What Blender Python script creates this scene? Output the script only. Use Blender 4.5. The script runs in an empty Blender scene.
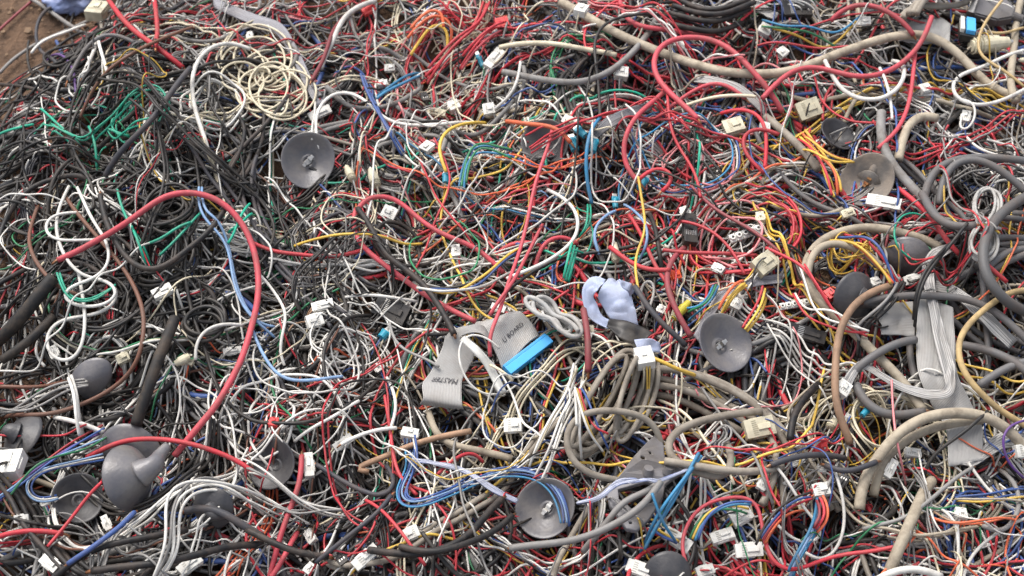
import bpy, bmesh, math, random
import numpy as np
from mathutils import Vector, Matrix
rng = np.random.default_rng(11)
random.seed(11)
SC = bpy.context.scene
COL = SC.collection
# ------------------------------------------------------------------ camera geometry
PITCH = math.radians(52)
LENS, SENS, W, H_ = 50.0, 36.0, 1024, 576
DIST = 1.46
TGT = np.array([0, 0, 0.15])
FWD = np.array([0, math.cos(PITCH), -math.sin(PITCH)])
UPV = np.array([0, math.sin(PITCH), math.cos(PITCH)])
RGT = np.array([1.0, 0, 0])
CAM = TGT - FWD * DIST
KPX = SENS / LENS / W

def rays(px, py):
    px = np.atleast_1d(np.asarray(px, float)); py = np.atleast_1d(np.asarray(py, float))
    return (FWD[None] + ((px - 512) * KPX)[:, None] * RGT[None] - ((py - 288) * KPX)[:, None] * UPV[None])

def at_z(px, py, z):
    d = rays(px, py)
    t = (z - CAM[2]) / d[:, 2]
    return CAM[None] + d * t[:, None]

def project(P):
    v = np.atleast_2d(P) - CAM[None]
    dep = v @ FWD
    return np.stack([512 + (v @ RGT) / dep / KPX, 288 - (v @ UPV) / dep / KPX, dep], 1)

# ------------------------------------------------------------------ heap height field
X0, X1, Y0, Y1, CS = -0.84, 0.84, -0.52, 0.70, 0.0015
NX, NY = int((X1 - X0) / CS), int((Y1 - Y0) / CS)
NX -= NX % 6; NY -= NY % 6
gx = X0 + (np.arange(NX) + .5) * CS
gy = Y0 + (np.arange(NY) + .5) * CS
GX, GY = np.meshgrid(gx, gy)

def vnoise(x, y, s, seed):
    r = np.random.default_rng(seed)
    n = 64
    g = r.random((n, n))
    u, v = x / s + 1000.37, y / s + 1000.71
    i, j = np.floor(u).astype(int), np.floor(v).astype(int)
    fu, fv = u - i, v - j
    fu = fu * fu * (3 - 2 * fu); fv = fv * fv * (3 - 2 * fv)
    a = g[j % n, i % n]; b = g[j % n, (i + 1) % n]; c = g[(j + 1) % n, i % n]; d = g[(j + 1) % n, (i + 1) % n]
    return (a * (1 - fu) + b * fu) * (1 - fv) + (c * (1 - fu) + d * fu) * fv - .5

EA, EB = at_z([-60, 120], [158, -30], 0.0)[:, :2]      # heap edge in the far corner
EN = np.array([-(EB - EA)[1], (EB - EA)[0]]); EN /= np.linalg.norm(EN)

def edge_d(x, y):                                     # > 0 beyond the edge (bare earth)
    return (x - EA[0]) * EN[0] + (y - EA[1]) * EN[1]

def mound(x, y):
    e = edge_d(x, y) + vnoise(x, y, .09, 5) * .05
    k = np.clip(-e / .16, 0, 1); k = k * k * (3 - 2 * k)
    m = 0.085
    return k * (m + vnoise(x, y, .17, 1) * .045 + vnoise(x, y, .075, 2) * .046 + vnoise(x, y, .04, 3) * .024)

H = mound(GX, GY)
HF = H.ravel()
H = HF.reshape(NY, NX)

def coarse():
    c = H.reshape(NY // 6, 6, NX // 6, 6).max((1, 3))
    p = np.pad(c, 1, mode='edge')
    return sum(p[a:a + c.shape[0], b:b + c.shape[1]] for a in range(3) for b in range(3)) / 9

def hit(px, py, lift=0.0):
    c = coarse() + lift
    zs = np.arange(.34, -.002, -.002)
    d = rays(px, py)
    t = (zs[None] - CAM[2]) / d[:, 2:3]
    X = CAM[0] + d[:, 0:1] * t; Y = CAM[1] + d[:, 1:2] * t
    ix = np.clip(((X - X0) / CS / 6).astype(int), 0, c.shape[1] - 1)
    iy = np.clip(((Y - Y0) / CS / 6).astype(int), 0, c.shape[0] - 1)
    ok = c[iy, ix] >= zs[None]
    k = np.where(ok.any(1), ok.argmax(1), len(zs) - 1)
    r = np.arange(len(k))
    return np.stack([X[r, k], Y[r, k], zs[k]], 1)

def smooth(a, n):
    n = int(n)
    if n < 1 or len(a) < 3: return a
    k = np.exp(-.5 * (np.arange(-2 * n, 2 * n + 1) / n) ** 2); k /= k.sum()
    def s1(v):
        m = 2 * n
        if len(v) <= m:
            p = np.pad(v, m, mode='edge')
        else:                                          # odd reflection keeps the ends in place
            p = np.concatenate([2 * v[0] - v[m:0:-1], v, 2 * v[-1] - v[-2:-m - 2:-1]])
        return np.convolve(p, k, 'valid')
    return s1(a) if a.ndim == 1 else np.stack([s1(a[:, i]) for i in range(a.shape[1])], 1)

def slidemax(a, n):
    if n < 1: return a
    p = np.pad(a, n, mode='edge')
    return np.lib.stride_tricks.sliding_window_view(p, 2 * n + 1).max(1)

def resample(P, ds):
    P = np.asarray(P, float)
    L = np.concatenate([[0], np.cumsum(np.linalg.norm(np.diff(P, axis=0), axis=1))])
    n = max(3, int(L[-1] / ds) + 1)
    s = np.linspace(0, L[-1], n)
    return np.stack([np.interp(s, L, P[:, i]) for i in range(P.shape[1])], 1)

def spline(P, per=12):
    P = np.asarray(P, float)
    if len(P) < 3:
        return np.linspace(P[0], P[-1], per)
    Q = np.concatenate([[2 * P[0] - P[1]], P, [2 * P[-1] - P[-2]]])
    out = []
    for i in range(1, len(Q) - 2):
        p0, p1, p2, p3 = Q[i - 1], Q[i], Q[i + 1], Q[i + 2]
        for t in np.linspace(0, 1, per, endpoint=False):
            out.append(.5 * ((2 * p1) + (p2 - p0) * t + (2 * p0 - 5 * p1 + 4 * p2 - p3) * t * t + (3 * p1 - p0 - 3 * p2 + p3) * t ** 3))
    out.append(P[-1])
    return np.array(out)

def cells(xy, r):
    d = np.gradient(xy, axis=0)
    n = np.stack([-d[:, 1], d[:, 0]], 1); n /= np.linalg.norm(n, axis=1)[:, None] + 1e-9
    m = max(0, int(round(r / CS - .2)))
    o = np.arange(-m, m + 1) * CS
    q = xy[:, None, :] + n[:, None, :] * o[None, :, None]
    ix = np.clip(((q[..., 0] - X0) / CS).astype(int), 0, NX - 1)
    iy = np.clip(((q[..., 1] - Y0) / CS).astype(int), 0, NY - 1)
    return iy * NX + ix, o

def drape(xy, r, stiff, lift=None, fluff=.75, stamp=True):
    """lay a round wire of radius r along xy on whatever lies there already: its centre line's heights"""
    idx, o = cells(xy, r)
    b = HF[idx].max(1)
    ds = np.linalg.norm(np.diff(xy, axis=0), axis=1).mean() + 1e-9
    n = max(1, int(stiff / ds))
    z = fluff * smooth(slidemax(b, n), n) + (1 - fluff) * smooth(b, n) + r
    zz = z if lift is None else z + lift
    if stamp:
        prof = np.sqrt(np.clip(1 - (o / (r * 1.15)) ** 2, 0, 1)) * r
        top = np.minimum(zz, z + .006)[:, None] + prof[None]
        np.maximum.at(HF, idx.ravel(), top.ravel())
    return zz

# ------------------------------------------------------------------ colours
def lin(c):
    c = np.asarray(c, float) / 255
    return np.where(c <= .04045, c / 12.92, ((c + .055) / 1.055) ** 2.4)
PAL = dict(K=(20, 20, 22), S=(56, 57, 63), G=(128, 126, 123), g=(96, 95, 95), W=(214, 211, 203), C=(208, 197, 170), E=(164, 153, 134), e=(140, 132, 120),
           R=(184, 46, 58), P=(186, 68, 79), D=(132, 52, 60), O=(212, 100, 62), Y=(214, 176, 72), B=(54, 84, 142), L=(122, 154, 190), T=(48, 122, 162),
           N=(36, 120, 78), A=(30, 158, 128), M=(112, 74, 58), V=(98, 62, 134), w=(160, 159, 155), I=(206, 128, 130), F=(163, 130, 104), Z=(176, 190, 222), y=(186, 160, 112))
CN = dict(w='pale grey', K='black', S='slate grey', G='grey', g='dark grey', W='white', C='cream', E='beige', e='dull beige', R='red', P='red', D='maroon', O='orange', Y='yellow', B='blue',
          L='light blue', T='cyan blue', N='green', A='teal green', M='brown', V='purple', I='pink', F='tan', Z='pale lavender', y='ochre')
KN = dict(w='grey', K='black', S='slate', G='grey', g='grey', W='white', C='cream', E='beige', e='beige', R='red', P='red', D='maroon', O='orange', Y='yellow', B='blue',
          L='blue', T='blue', N='green', A='green', M='brown', V='purple', I='pink', F='tan', Z='lavender', y='ochre')

def tint(c, j=.10):
    b = lin(PAL[c]) if isinstance(c, str) else lin(c)
    k = 1 + rng.normal(0, j)
    m = rng.random() * .10
    b = b * max(.6, min(1.3, k))
    return np.clip(b * (1 - m) + np.array([.13, .12, .105]) * m, .004, .85)

ZONES = '''60,130 K40S20G15W15R5N5|140,60 K35S15G10R15W10M5E5|270,70 C35G25W12K15R10|230,25 K25G15R25W15|400,40 R30W20G20K10Y6B5C10I5|560,50 K20G20R20O10W10B5E10
690,25 K55G10R10B10W5|850,40 G20R25W15K15N5E15|970,60 E20G25K15W15B8R10Y7|80,230 K45S15W20N10G10|190,230 K35W25A15G15S10|300,200 W30G25K25C10Y5N5|360,110 G20R20C15K20B8O8
450,170 W15G20K20R15N8B7Y8|590,170 T12R25O12K15G10W10N8B8|700,160 R35I10K20W10G10N7Y5D10|800,160 R20Y15B15G12W10K15O8D8|950,130 G25R15K20W15E15B5|60,320 K50S15W10R8G7B5
200,320 K45W20G20S10|330,310 W25G20K40C10|450,260 K20G15R15W15Y8B10N7|570,240 K30A10R20W12G10B8|680,250 R35Y12O12K20B8G5|790,280 Y15R22B12W15G10K18D8|900,320 K25G20E15R10W10B8
980,280 S20G35K20E10R5|50,400 K25G25W15R10M8B8|180,400 K30W20G15N8O6R10|300,410 W25K25R10O10M5G10N7L5|430,430 K40S20G12R8M5|550,420 W30C10K20B10R12G15|650,420 G30E20K20W10Y5R10
760,430 W20K20Y12B10R12N8G12|900,420 K22G18R15W12B10E12|990,430 G20E20K20B8W12|60,530 G30W18R15B12K15N5|200,520 K30S15G15W15B12R8|330,500 K35W15G15R15M8|440,530 K30G18W15R12B12Y4
560,540 R22B15G15K20Y8W10|690,530 R22W15Y10B10N10K15G10|800,540 W18K18R15B15O8Y8N8|930,530 W18O10G15K18B15N8R8Y6'''
import re
BOOST = dict(W=1.85, G=.95, C=1.8, R=1.0, B=.9, K=.98, I=2.0, S=.7, Y=1.15, A=1.3)
ZP, ZW = [], []
for zt in ZONES.replace('\n', '|').split('|'):
    p, w = zt.split(' ')
    ZP.append([float(v) for v in p.split(',')])
    it = re.findall(r'([A-Za-z])(\d+)', w)
    ww = np.array([float(b) * BOOST.get(a, 1) for a, b in it]); ZW.append(([a for a, b in it], ww / ww.sum()))
ZP = np.array(ZP)

def zone_colour(x, y, jit=38):
    p = project(np.array([[x, y, .12]]))[0]
    q = p[:2] + rng.normal(0, jit, 2)
    k = np.argmin(((ZP - q) ** 2).sum(1))
    return str(rng.choice(ZW[k][0], p=ZW[k][1]))

# ------------------------------------------------------------------ materials
def nodes(name):
    m = bpy.data.materials.new(name); m.use_nodes = True
    nt = m.node_tree
    return m, nt, nt.nodes, nt.links, nt.nodes['Principled BSDF']

def rgb(c): return (float(c[0]), float(c[1]), float(c[2]), 1)

def wire_mat(name, rough=.45, dirt=.22, spec=.4, scale=60, dirtcol=(92, 84, 74)):
    m, nt, N, L, B = nodes(name)
    a = N.new('ShaderNodeAttribute'); a.attribute_name = 'tint'
    tc = N.new('ShaderNodeTexCoord')
    n = N.new('ShaderNodeTexNoise'); n.inputs['Scale'].default_value = scale; n.inputs['Detail'].default_value = 5; n.inputs['Roughness'].default_value = .7
    L.new(tc.outputs['Object'], n.inputs['Vector'])
    r = N.new('ShaderNodeMapRange'); r.inputs[1].default_value = .42; r.inputs[2].default_value = .75; r.inputs[3].default_value = 0; r.inputs[4].default_value = dirt * 1.9
    L.new(n.outputs['Fac'], r.inputs[0])
    mx = N.new('ShaderNodeMixRGB'); mx.inputs['Color2'].default_value = rgb(lin(dirtcol))
    L.new(r.outputs[0], mx.inputs['Fac']); L.new(a.outputs['Color'], mx.inputs['Color1'])
    L.new(mx.outputs[0], B.inputs['Base Color'])
    r2 = N.new('ShaderNodeMapRange'); r2.inputs[3].default_value = rough - .12; r2.inputs[4].default_value = rough + .25
    L.new(n.outputs['Fac'], r2.inputs[0]); L.new(r2.outputs[0], B.inputs['Roughness'])
    B.inputs['Specular IOR Level'].default_value = spec
    return m

def plain_mat(name, col, rough=.5, dirt=.25, spec=.4, scale=40, metal=0, bump=0, dirtcol=(90, 82, 72), bscale=300):
    m, nt, N, L, B = nodes(name)
    tc = N.new('ShaderNodeTexCoord')
    n = N.new('ShaderNodeTexNoise'); n.inputs['Scale'].default_value = scale; n.inputs['Detail'].default_value = 6; n.inputs['Roughness'].default_value = .65
    L.new(tc.outputs['Object'], n.inputs['Vector'])
    oi = N.new('ShaderNodeObjectInfo')
    r = N.new('ShaderNodeMapRange'); r.inputs[1].default_value = .4; r.inputs[2].default_value = .72; r.inputs[4].default_value = dirt * 1.8
    L.new(n.outputs['Fac'], r.inputs[0])
    mx = N.new('ShaderNodeMixRGB'); mx.inputs['Color1'].default_value = rgb(lin(col)); mx.inputs['Color2'].default_value = rgb(lin(dirtcol))
    L.new(r.outputs[0], mx.inputs['Fac'])
    hs = N.new('ShaderNodeHueSaturation')
    r3 = N.new('ShaderNodeMapRange'); r3.inputs[3].default_value = .82; r3.inputs[4].default_value = 1.12
    L.new(oi.outputs['Random'], r3.inputs[0]); L.new(r3.outputs[0], hs.inputs['Value']); L.new(mx.outputs[0], hs.inputs['Color'])
    L.new(hs.outputs[0], B.inputs['Base Color'])
    B.inputs['Roughness'].default_value = rough; B.inputs['Metallic'].default_value = metal; B.inputs['Specular IOR Level'].default_value = spec
    if bump:
        n2 = N.new('ShaderNodeTexNoise'); n2.inputs['Scale'].default_value = bscale; n2.inputs['Detail'].default_value = 4
        L.new(tc.outputs['Object'], n2.inputs['Vector'])
        b = N.new('ShaderNodeBump'); b.inputs['Strength'].default_value = bump; b.inputs['Distance'].default_value = .002
        L.new(n2.outputs['Fac'], b.inputs['Height']); L.new(b.outputs[0], B.inputs['Normal'])
    return m

M_thin = wire_mat('thin_pvc', .44, .22, dirtcol=(104, 94, 82))
M_thick = wire_mat('cable_sheath', .52, .34, .35, 45, (96, 82, 72))
M_dirty = wire_mat('weathered_sheath', .6, .42, .3, 55, (86, 74, 62))
M_white = plain_mat('white_nylon', (218, 216, 208), .45, .22)
M_cream = plain_mat('cream_nylon', (200, 192, 166), .48, .32)
M_red = plain_mat('red_nylon', (215, 60, 60), .45, .2)
M_black = plain_mat('black_plastic', (30, 30, 32), .45, .3)
M_blue = plain_mat('blue_plastic', (70, 165, 225), .4, .12)
M_teal = plain_mat('teal_sleeve', (30, 140, 165), .4, .18)
M_yel = plain_mat('yellow_plastic', (205, 190, 60), .45, .2)
M_orange = plain_mat('orange_plastic', (225, 85, 45), .45, .2)
M_rubber = plain_mat('grey_rubber', (94, 93, 97), .34, .55, .5, 34, bump=.2, dirtcol=(122, 117, 112))
M_rubber2 = plain_mat('dark_rubber', (58, 58, 61), .42, .35, .4, 28, bump=.2, dirtcol=(100, 96, 92))
M_gplast = plain_mat('grey_plastic', (112, 110, 112), .5, .45, .4, 30, bump=.15)
M_rubberd = plain_mat('dusty_rubber', (96, 92, 88), .55, .6, .35, 34, bump=.25, dirtcol=(138, 126, 112))
M_metal = plain_mat('tin_metal', (205, 202, 195), .35, .2, .5, 60, metal=.9)
M_copper = plain_mat('dull_copper', (176, 120, 84), .45, .5, .5, 90, metal=.8)
M_rust = plain_mat('rusty_metal', (150, 112, 72), .6, .6, .4, 80, metal=.5, dirtcol=(120, 62, 28))
M_dark = plain_mat('socket_dark', (40, 38, 36), .6, .2)
M_slot = plain_mat('shaded_nylon', (168, 165, 156), .5, .2)
M_slot2 = plain_mat('shaded_cream_nylon', (158, 150, 126), .5, .2)  # darker cream nylon, shade of the crimp windows put into the colour
M_tie = plain_mat('white_tie', (215, 212, 205), .45, .2)
M_ink = plain_mat('printed_ink', (38, 36, 44), .6, .1)

def ribbon_mat(name, c1, c2, n):
    m, nt, N, L, B = nodes(name)
    uv = N.new('ShaderNodeUVMap'); uv.uv_map = 'UVMap'
    sp = N.new('ShaderNodeSeparateXYZ'); L.new(uv.outputs[0], sp.inputs[0])
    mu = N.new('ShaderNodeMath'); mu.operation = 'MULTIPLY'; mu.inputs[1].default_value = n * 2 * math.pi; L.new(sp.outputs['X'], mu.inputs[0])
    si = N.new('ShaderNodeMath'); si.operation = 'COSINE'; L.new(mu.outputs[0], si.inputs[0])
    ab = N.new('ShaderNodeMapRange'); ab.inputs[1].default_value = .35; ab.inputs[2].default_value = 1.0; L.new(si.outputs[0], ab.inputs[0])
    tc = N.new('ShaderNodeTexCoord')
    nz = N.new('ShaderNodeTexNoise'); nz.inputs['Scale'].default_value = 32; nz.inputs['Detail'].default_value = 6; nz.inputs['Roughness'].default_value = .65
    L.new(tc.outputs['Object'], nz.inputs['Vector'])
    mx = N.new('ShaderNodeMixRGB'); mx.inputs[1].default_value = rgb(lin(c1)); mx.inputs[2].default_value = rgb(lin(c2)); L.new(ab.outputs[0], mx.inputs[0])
    r = N.new('ShaderNodeMapRange'); r.inputs[1].default_value = .45; r.inputs[2].default_value = .75; r.inputs[4].default_value = .45; L.new(nz.outputs['Fac'], r.inputs[0])
    m2 = N.new('ShaderNodeMixRGB'); m2.inputs[2].default_value = rgb(lin((112, 100, 86))); L.new(r.outputs[0], m2.inputs[0]); L.new(mx.outputs[0], m2.inputs[1])
    L.new(m2.outputs[0], B.inputs['Base Color'])
    b = N.new('ShaderNodeBump'); b.inputs['Strength'].default_value = .35; b.inputs['Distance'].default_value = .0006
    iv = N.new('ShaderNodeMath'); iv.operation = 'MULTIPLY'; iv.inputs[1].default_value = -1; L.new(si.outputs[0], iv.inputs[0])
    L.new(iv.outputs[0], b.inputs['Height']); L.new(b.outputs[0], B.inputs['Normal'])
    B.inputs['Roughness'].default_value = .45; B.inputs['Specular IOR Level'].default_value = .4
    return m
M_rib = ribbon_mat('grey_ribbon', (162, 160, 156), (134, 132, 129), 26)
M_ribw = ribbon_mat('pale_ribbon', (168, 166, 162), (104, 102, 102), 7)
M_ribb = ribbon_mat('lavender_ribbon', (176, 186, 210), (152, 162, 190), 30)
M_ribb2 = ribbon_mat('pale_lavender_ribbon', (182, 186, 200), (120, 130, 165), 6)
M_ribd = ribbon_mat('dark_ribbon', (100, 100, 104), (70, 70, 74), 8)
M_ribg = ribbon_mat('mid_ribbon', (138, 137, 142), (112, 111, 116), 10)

# ------------------------------------------------------------------ mesh helpers
def mesh_quads(name, V, Q, C=None, mat=None, smooth_=True, uv=None):
    me = bpy.data.meshes.new(name)
    V = np.ascontiguousarray(V, np.float32); Q = np.ascontiguousarray(Q, np.int32)
    me.vertices.add(len(V)); me.vertices.foreach_set('co', V.ravel())
    me.loops.add(Q.size); me.loops.foreach_set('vertex_index', Q.ravel())
    me.polygons.add(len(Q)); me.polygons.foreach_set('loop_start', np.arange(0, Q.size, 4, dtype=np.int32))
    me.update(calc_edges=True)
    if smooth_: me.polygons.foreach_set('use_smooth', np.ones(len(Q), bool))
    if C is not None:
        at = me.color_attributes.new('tint', 'FLOAT_COLOR', 'POINT')
        at.data.foreach_set('color', np.ascontiguousarray(np.concatenate([C, np.ones((len(C), 1))], 1), np.float32).ravel())
    if uv is not None:
        ul = me.uv_layers.new(name='UVMap')
        ul.data.foreach_set('uv', np.ascontiguousarray(uv[Q.ravel()], np.float32).ravel())
    if mat: me.materials.append(mat)
    me.validate()
    return me

def tube_geo(P, r, sides=6, cap=True):
    P = np.asarray(P, float)
    T = np.gradient(P, axis=0); T /= np.linalg.norm(T, axis=1)[:, None] + 1e-12
    up = np.tile([0, 0, 1.0], (len(P), 1))
    ver = np.abs(T[:, 2]) > .97
    S = np.cross(T, up)
    if ver.any(): S[ver] = np.cross(T[ver], np.array([1.0, 0, 0]))
    S /= np.linalg.norm(S, axis=1)[:, None] + 1e-12
    for i in range(1, len(S)):                        # keep the frame from flipping
        if ver.any() and S[i] @ S[i - 1] < 0: S[i] = -S[i]
    U = np.cross(S, T)
    r = np.broadcast_to(np.asarray(r, float), (len(P),)).copy()
    if cap:
        P = np.concatenate([P[:1], P, P[-1:]]); S = np.concatenate([S[:1], S, S[-1:]]); U = np.concatenate([U[:1], U, U[-1:]])
        r = np.concatenate([[r[0] * .03], r, [r[-1] * .03]])
    a = np.arange(sides) * 2 * math.pi / sides
    V = P[:, None] + r[:, None, None] * (np.cos(a)[None, :, None] * S[:, None] + np.sin(a)[None, :, None] * U[:, None])
    n = len(P)
    i = np.arange(n - 1)[:, None] * sides; j = np.arange(sides)[None]; j2 = (j + 1) % sides
    Q = np.stack([i + j, i + j2, i + sides + j2, i + sides + j], -1).reshape(-1, 4)
    return V.reshape(-1, 3), Q

class Geo:
    def __init__(s): s.V = []; s.Q = []; s.C = []; s.n = 0
    def add(s, V, Q, c):
        s.V.append(V); s.Q.append(Q + s.n); s.n += len(V); s.C.append(np.tile(c, (len(V), 1)))
    def mesh(s, name, mat): return mesh_quads(name, np.concatenate(s.V), np.concatenate(s.Q), np.concatenate(s.C), mat)

def link(name, me, parent=None):
    o = bpy.data.objects.new(name, me); COL.objects.link(o)
    if parent: o.parent = parent
    return o

def tag(o, label, cat, group=None, kind=None):
    if label: o['label'] = label
    if cat: o['category'] = cat
    if group: o['group'] = group
    if kind: o['kind'] = kind
    return o

def empty(name, loc):
    o = bpy.data.objects.new(name, None); COL.objects.link(o); o.location = Vector(loc); o.empty_display_size = .02
    return o

AUTO = []          # (object, description fields, pixel of middle) labelled at the end
LAND = []          # landmarks: (px, py, phrase)

def sides_for(r): return 6 if r < .0014 else 8 if r < .0022 else 12

def wire_obj(name, P, r, c, mat=None, parent=None):
    P = np.asarray(P)
    mid = P[len(P) // 2].copy() if parent is None else np.zeros(3)
    V, Q = tube_geo(P - mid, r, sides_for(np.max(r)))
    t = tint(c)
    me = mesh_quads(name, V, Q, np.tile(t, (len(V), 1)), mat or (M_thin if np.max(r) < .0021 else M_thick))
    o = link(name, me, parent)
    o.location = Vector(mid)
    return o

# ------------------------------------------------------------------ random wires
def walk(x, y, L, ds, k, corr=.06, bias=.0, th=None, ys=1.12):
    n = int(L / ds)
    th0 = rng.random() * 2 * math.pi if th is None else th
    e = rng.normal(0, 1, n)
    a = math.exp(-ds / corr)
    kap = np.empty(n); v = rng.normal()
    s = math.sqrt(1 - a * a)
    for i in range(n):
        v = a * v + s * e[i]; kap[i] = v
    kap = kap * k + bias
    th = th0 + np.cumsum(kap) * ds
    d = np.stack([np.cos(th), np.sin(th) * ys], 1) * ds
    return np.array([x, y]) + np.concatenate([[[0, 0]], np.cumsum(d, 0)])

def rand_xy(margin=.04):
    while True:
        y = rng.uniform(-.42, .58); 
        hw = .36 * ((y + .9) * math.cos(PITCH) + 1.03 * math.sin(PITCH)) + .07
        x = rng.uniform(-hw, hw)
        if edge_d(x, y) < -margin: return x, y

CUPF = [(308, 160, 34), (725, 343, 32), (545, 507, 31), (868, 180, 27), (545, 142, 18), (128, 470, 34), (450, 375, 24), (515, 340, 26), (612, 302, 30)]
FOCUS = []         # (px, py, r): top random wires keep off these
def blocked(xy, z, F=None):
    p = project(np.concatenate([xy, np.full((len(xy), 1), z)], 1))
    for fx, fy, fr in (FOCUS if F is None else F):
        if (((p[:, 0] - fx) ** 2 + (p[:, 1] - fy) ** 2) < fr * fr).any(): return True
    return False

def off_edge(xy, m=0.0):
    return (edge_d(xy[:, 0], xy[:, 1]) > m).any()

def lift_prof(n, amp):
    t = np.linspace(0, 1, n)
    c = rng.uniform(.3, .7); w = rng.uniform(.12, .3)
    return amp * np.exp(-.5 * ((t - c) / w) ** 2)

def random_paths(count, rr, LL, kk, out, colour=None, lift_p=.25, lift_a=.012, bundle_p=.35, avoid=False, ds=.004, fluff=.75, margin=.03, where=None, offm=.01):
    done = 0; tries = 0
    while done < count and tries < count * 12:
        tries += 1
        x, y = rand_xy(margin) if where is None else where()
        L = rng.uniform(*LL); r = rr[0] + (rr[1] - rr[0]) * rng.random() ** 1.4
        bias = rng.normal(0, 9) + (rng.choice([-1, 1]) * rng.uniform(18, 40) if rng.random() < .07 else 0)
        base = walk(x, y, L, ds, rng.uniform(*kk), rng.uniform(.03, .09), bias)
        if off_edge(base, offm): continue
        if avoid and blocked(base, .125, CUPF if avoid == 'cups' else None): continue
        nolift = blocked(base, .125, CUPF)
        nb = 1 if rng.random() > bundle_p else int(rng.integers(2, 6))
        d = np.gradient(base, axis=0); nrm = np.stack([-d[:, 1], d[:, 0]], 1); nrm /= np.linalg.norm(nrm, axis=1)[:, None] + 1e-9
        c0 = colour or zone_colour(x, y)
        same = rng.random() < .45
        for q in range(nb):
            if done >= count: break
            c = c0 if q == 0 or same else (colour or zone_colour(x, y, 60))
            off = (q - (nb - 1) / 2) * r * 2.3
            wob = smooth(rng.normal(0, 1, len(base)), 10) * (.0085 if r < .0015 else .004)
            t = np.linspace(0, 1, len(base))
            xy = base + nrm * (off + wob + rng.normal(0, .012) * np.clip(t * 2 - 1.2, 0, 1) ** 2 * 3)[:, None]
            xy = xy[int(rng.random() * .1 * len(xy)):]
            lf = lift_prof(len(xy), rng.uniform(.3, 1) * lift_a) if rng.random() < lift_p and not nolift else None
            z = drape(xy, r, .009 if r < .0016 else .018 if r < .003 else .028, lf, fluff)
            out(np.concatenate([xy, z[:, None]], 1), r, c)
            done += 1

# ================================================================== 1. ground and the mass below
def grid_mesh(name, xs, ys, zf, mat):
    X, Y = np.meshgrid(xs, ys); Z = zf(X, Y)
    V = np.stack([X, Y, Z], -1).reshape(-1, 3)
    nx, ny = len(xs), len(ys)
    i = np.arange(ny - 1)[:, None] * nx + np.arange(nx - 1)[None]
    Q = np.stack([i, i + 1, i + nx + 1, i + nx], -1).reshape(-1, 4)
    return link(name, mesh_quads(name, V, Q, None, mat))

def ground_mat():
    m, nt, N, L, B = nodes('dry_earth')
    tc = N.new('ShaderNodeTexCoord')
    n = N.new('ShaderNodeTexNoise'); n.inputs['Scale'].default_value = 14; n.inputs['Detail'].default_value = 9; n.inputs['Roughness'].default_value = .7
    v = N.new('ShaderNodeTexNoise'); v.inputs['Scale'].default_value = 140; v.inputs['Detail'].default_value = 6
    for q in (n, v): L.new(tc.outputs['Object'], q.inputs['Vector'])
    cr = N.new('ShaderNodeValToRGB'); e = cr.color_ramp.elements
    e[0].position = .3; e[0].color = rgb(lin((62, 46, 34))); e[1].position = .72; e[1].color = rgb(lin((112, 87, 66)))
    L.new(n.outputs['Fac'], cr.inputs[0])
    mx = N.new('ShaderNodeMixRGB'); mx.blend_type = 'OVERLAY'; mx.inputs[0].default_value = .6
    L.new(cr.outputs[0], mx.inputs[1]); L.new(v.outputs['Fac'], mx.inputs[2]); L.new(mx.outputs[0], B.inputs['Base Color'])
    b = N.new('ShaderNodeBump'); b.inputs['Strength'].default_value = .8; b.inputs['Distance'].default_value = .006
    L.new(v.outputs['Fac'], b.inputs['Height']); L.new(b.outputs[0], B.inputs['Normal'])
    B.inputs['Roughness'].default_value = .95
    return m
def nonuni(lo, hi, a, b, fine, far):
    return np.concatenate([np.linspace(lo, a, 14)[:-1], np.arange(a, b, fine), np.linspace(b, hi, 14)])
gnd = grid_mesh('ground', nonuni(-30, 30, -1.1, 1.1, .012, -30), nonuni(-30, 30, -.7, 1.6, .012, -30),
                lambda x, y: np.where((x > X0) & (x < X1) & (y > Y0) & (y < Y1), mound(x, y) * .94, np.clip(mound(x, y) * .94, 0, .02) * 0) + vnoise(x, y, .05, 8) * .006 + vnoise(x, y, .015, 9) * .003 - .004, ground_mat())
gnd['kind'] = 'structure'

STUFF = Geo()
def to_stuff(P, r, c):
    V, Q = tube_geo(P, r, 5 if r < .002 else 7, cap=False)
    STUFF.add(V, Q, tint(c, .14))
dark = lambda: str(rng.choice(list('KKKKKSgGRB')))  # darker colours for deep wires, painting shade into the gaps of the heap
def sober(P, r, c): to_stuff(P, r, c if c in 'KSGgEe' or (c in 'RDM' and rng.random() < .4) else str(rng.choice(list('KSGgEeKK'))))
random_paths(620, (.0014, .0036), (.25, .6), (6, 16), lambda P, r, c: to_stuff(P, r, dark()), ds=.006, lift_p=0, fluff=.4, bundle_p=.5, margin=.0, offm=.03)
random_paths(1150, (.0009, .0015), (.2, .5), (3, 15), lambda P, r, c: to_stuff(P, r, c if rng.random() < .66 else dark()), ds=.005, lift_p=.25, fluff=.5, bundle_p=.55)
random_paths(130, (.0018, .0032), (.2, .5), (5, 14), sober, ds=.006, lift_p=.2, fluff=.55, bundle_p=.2)
random_paths(950, (.0008, .0014), (.18, .5), (4, 18), to_stuff, ds=.0045, lift_p=.4, lift_a=.018, fluff=.5, bundle_p=.3)
so = link('wire_tangle', STUFF.mesh('wire_tangle', M_thin))
tag(so, 'dense mixed tangle of thin scrap wires filling the heap below the loose ones', 'wire tangle', None, 'stuff')

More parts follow.
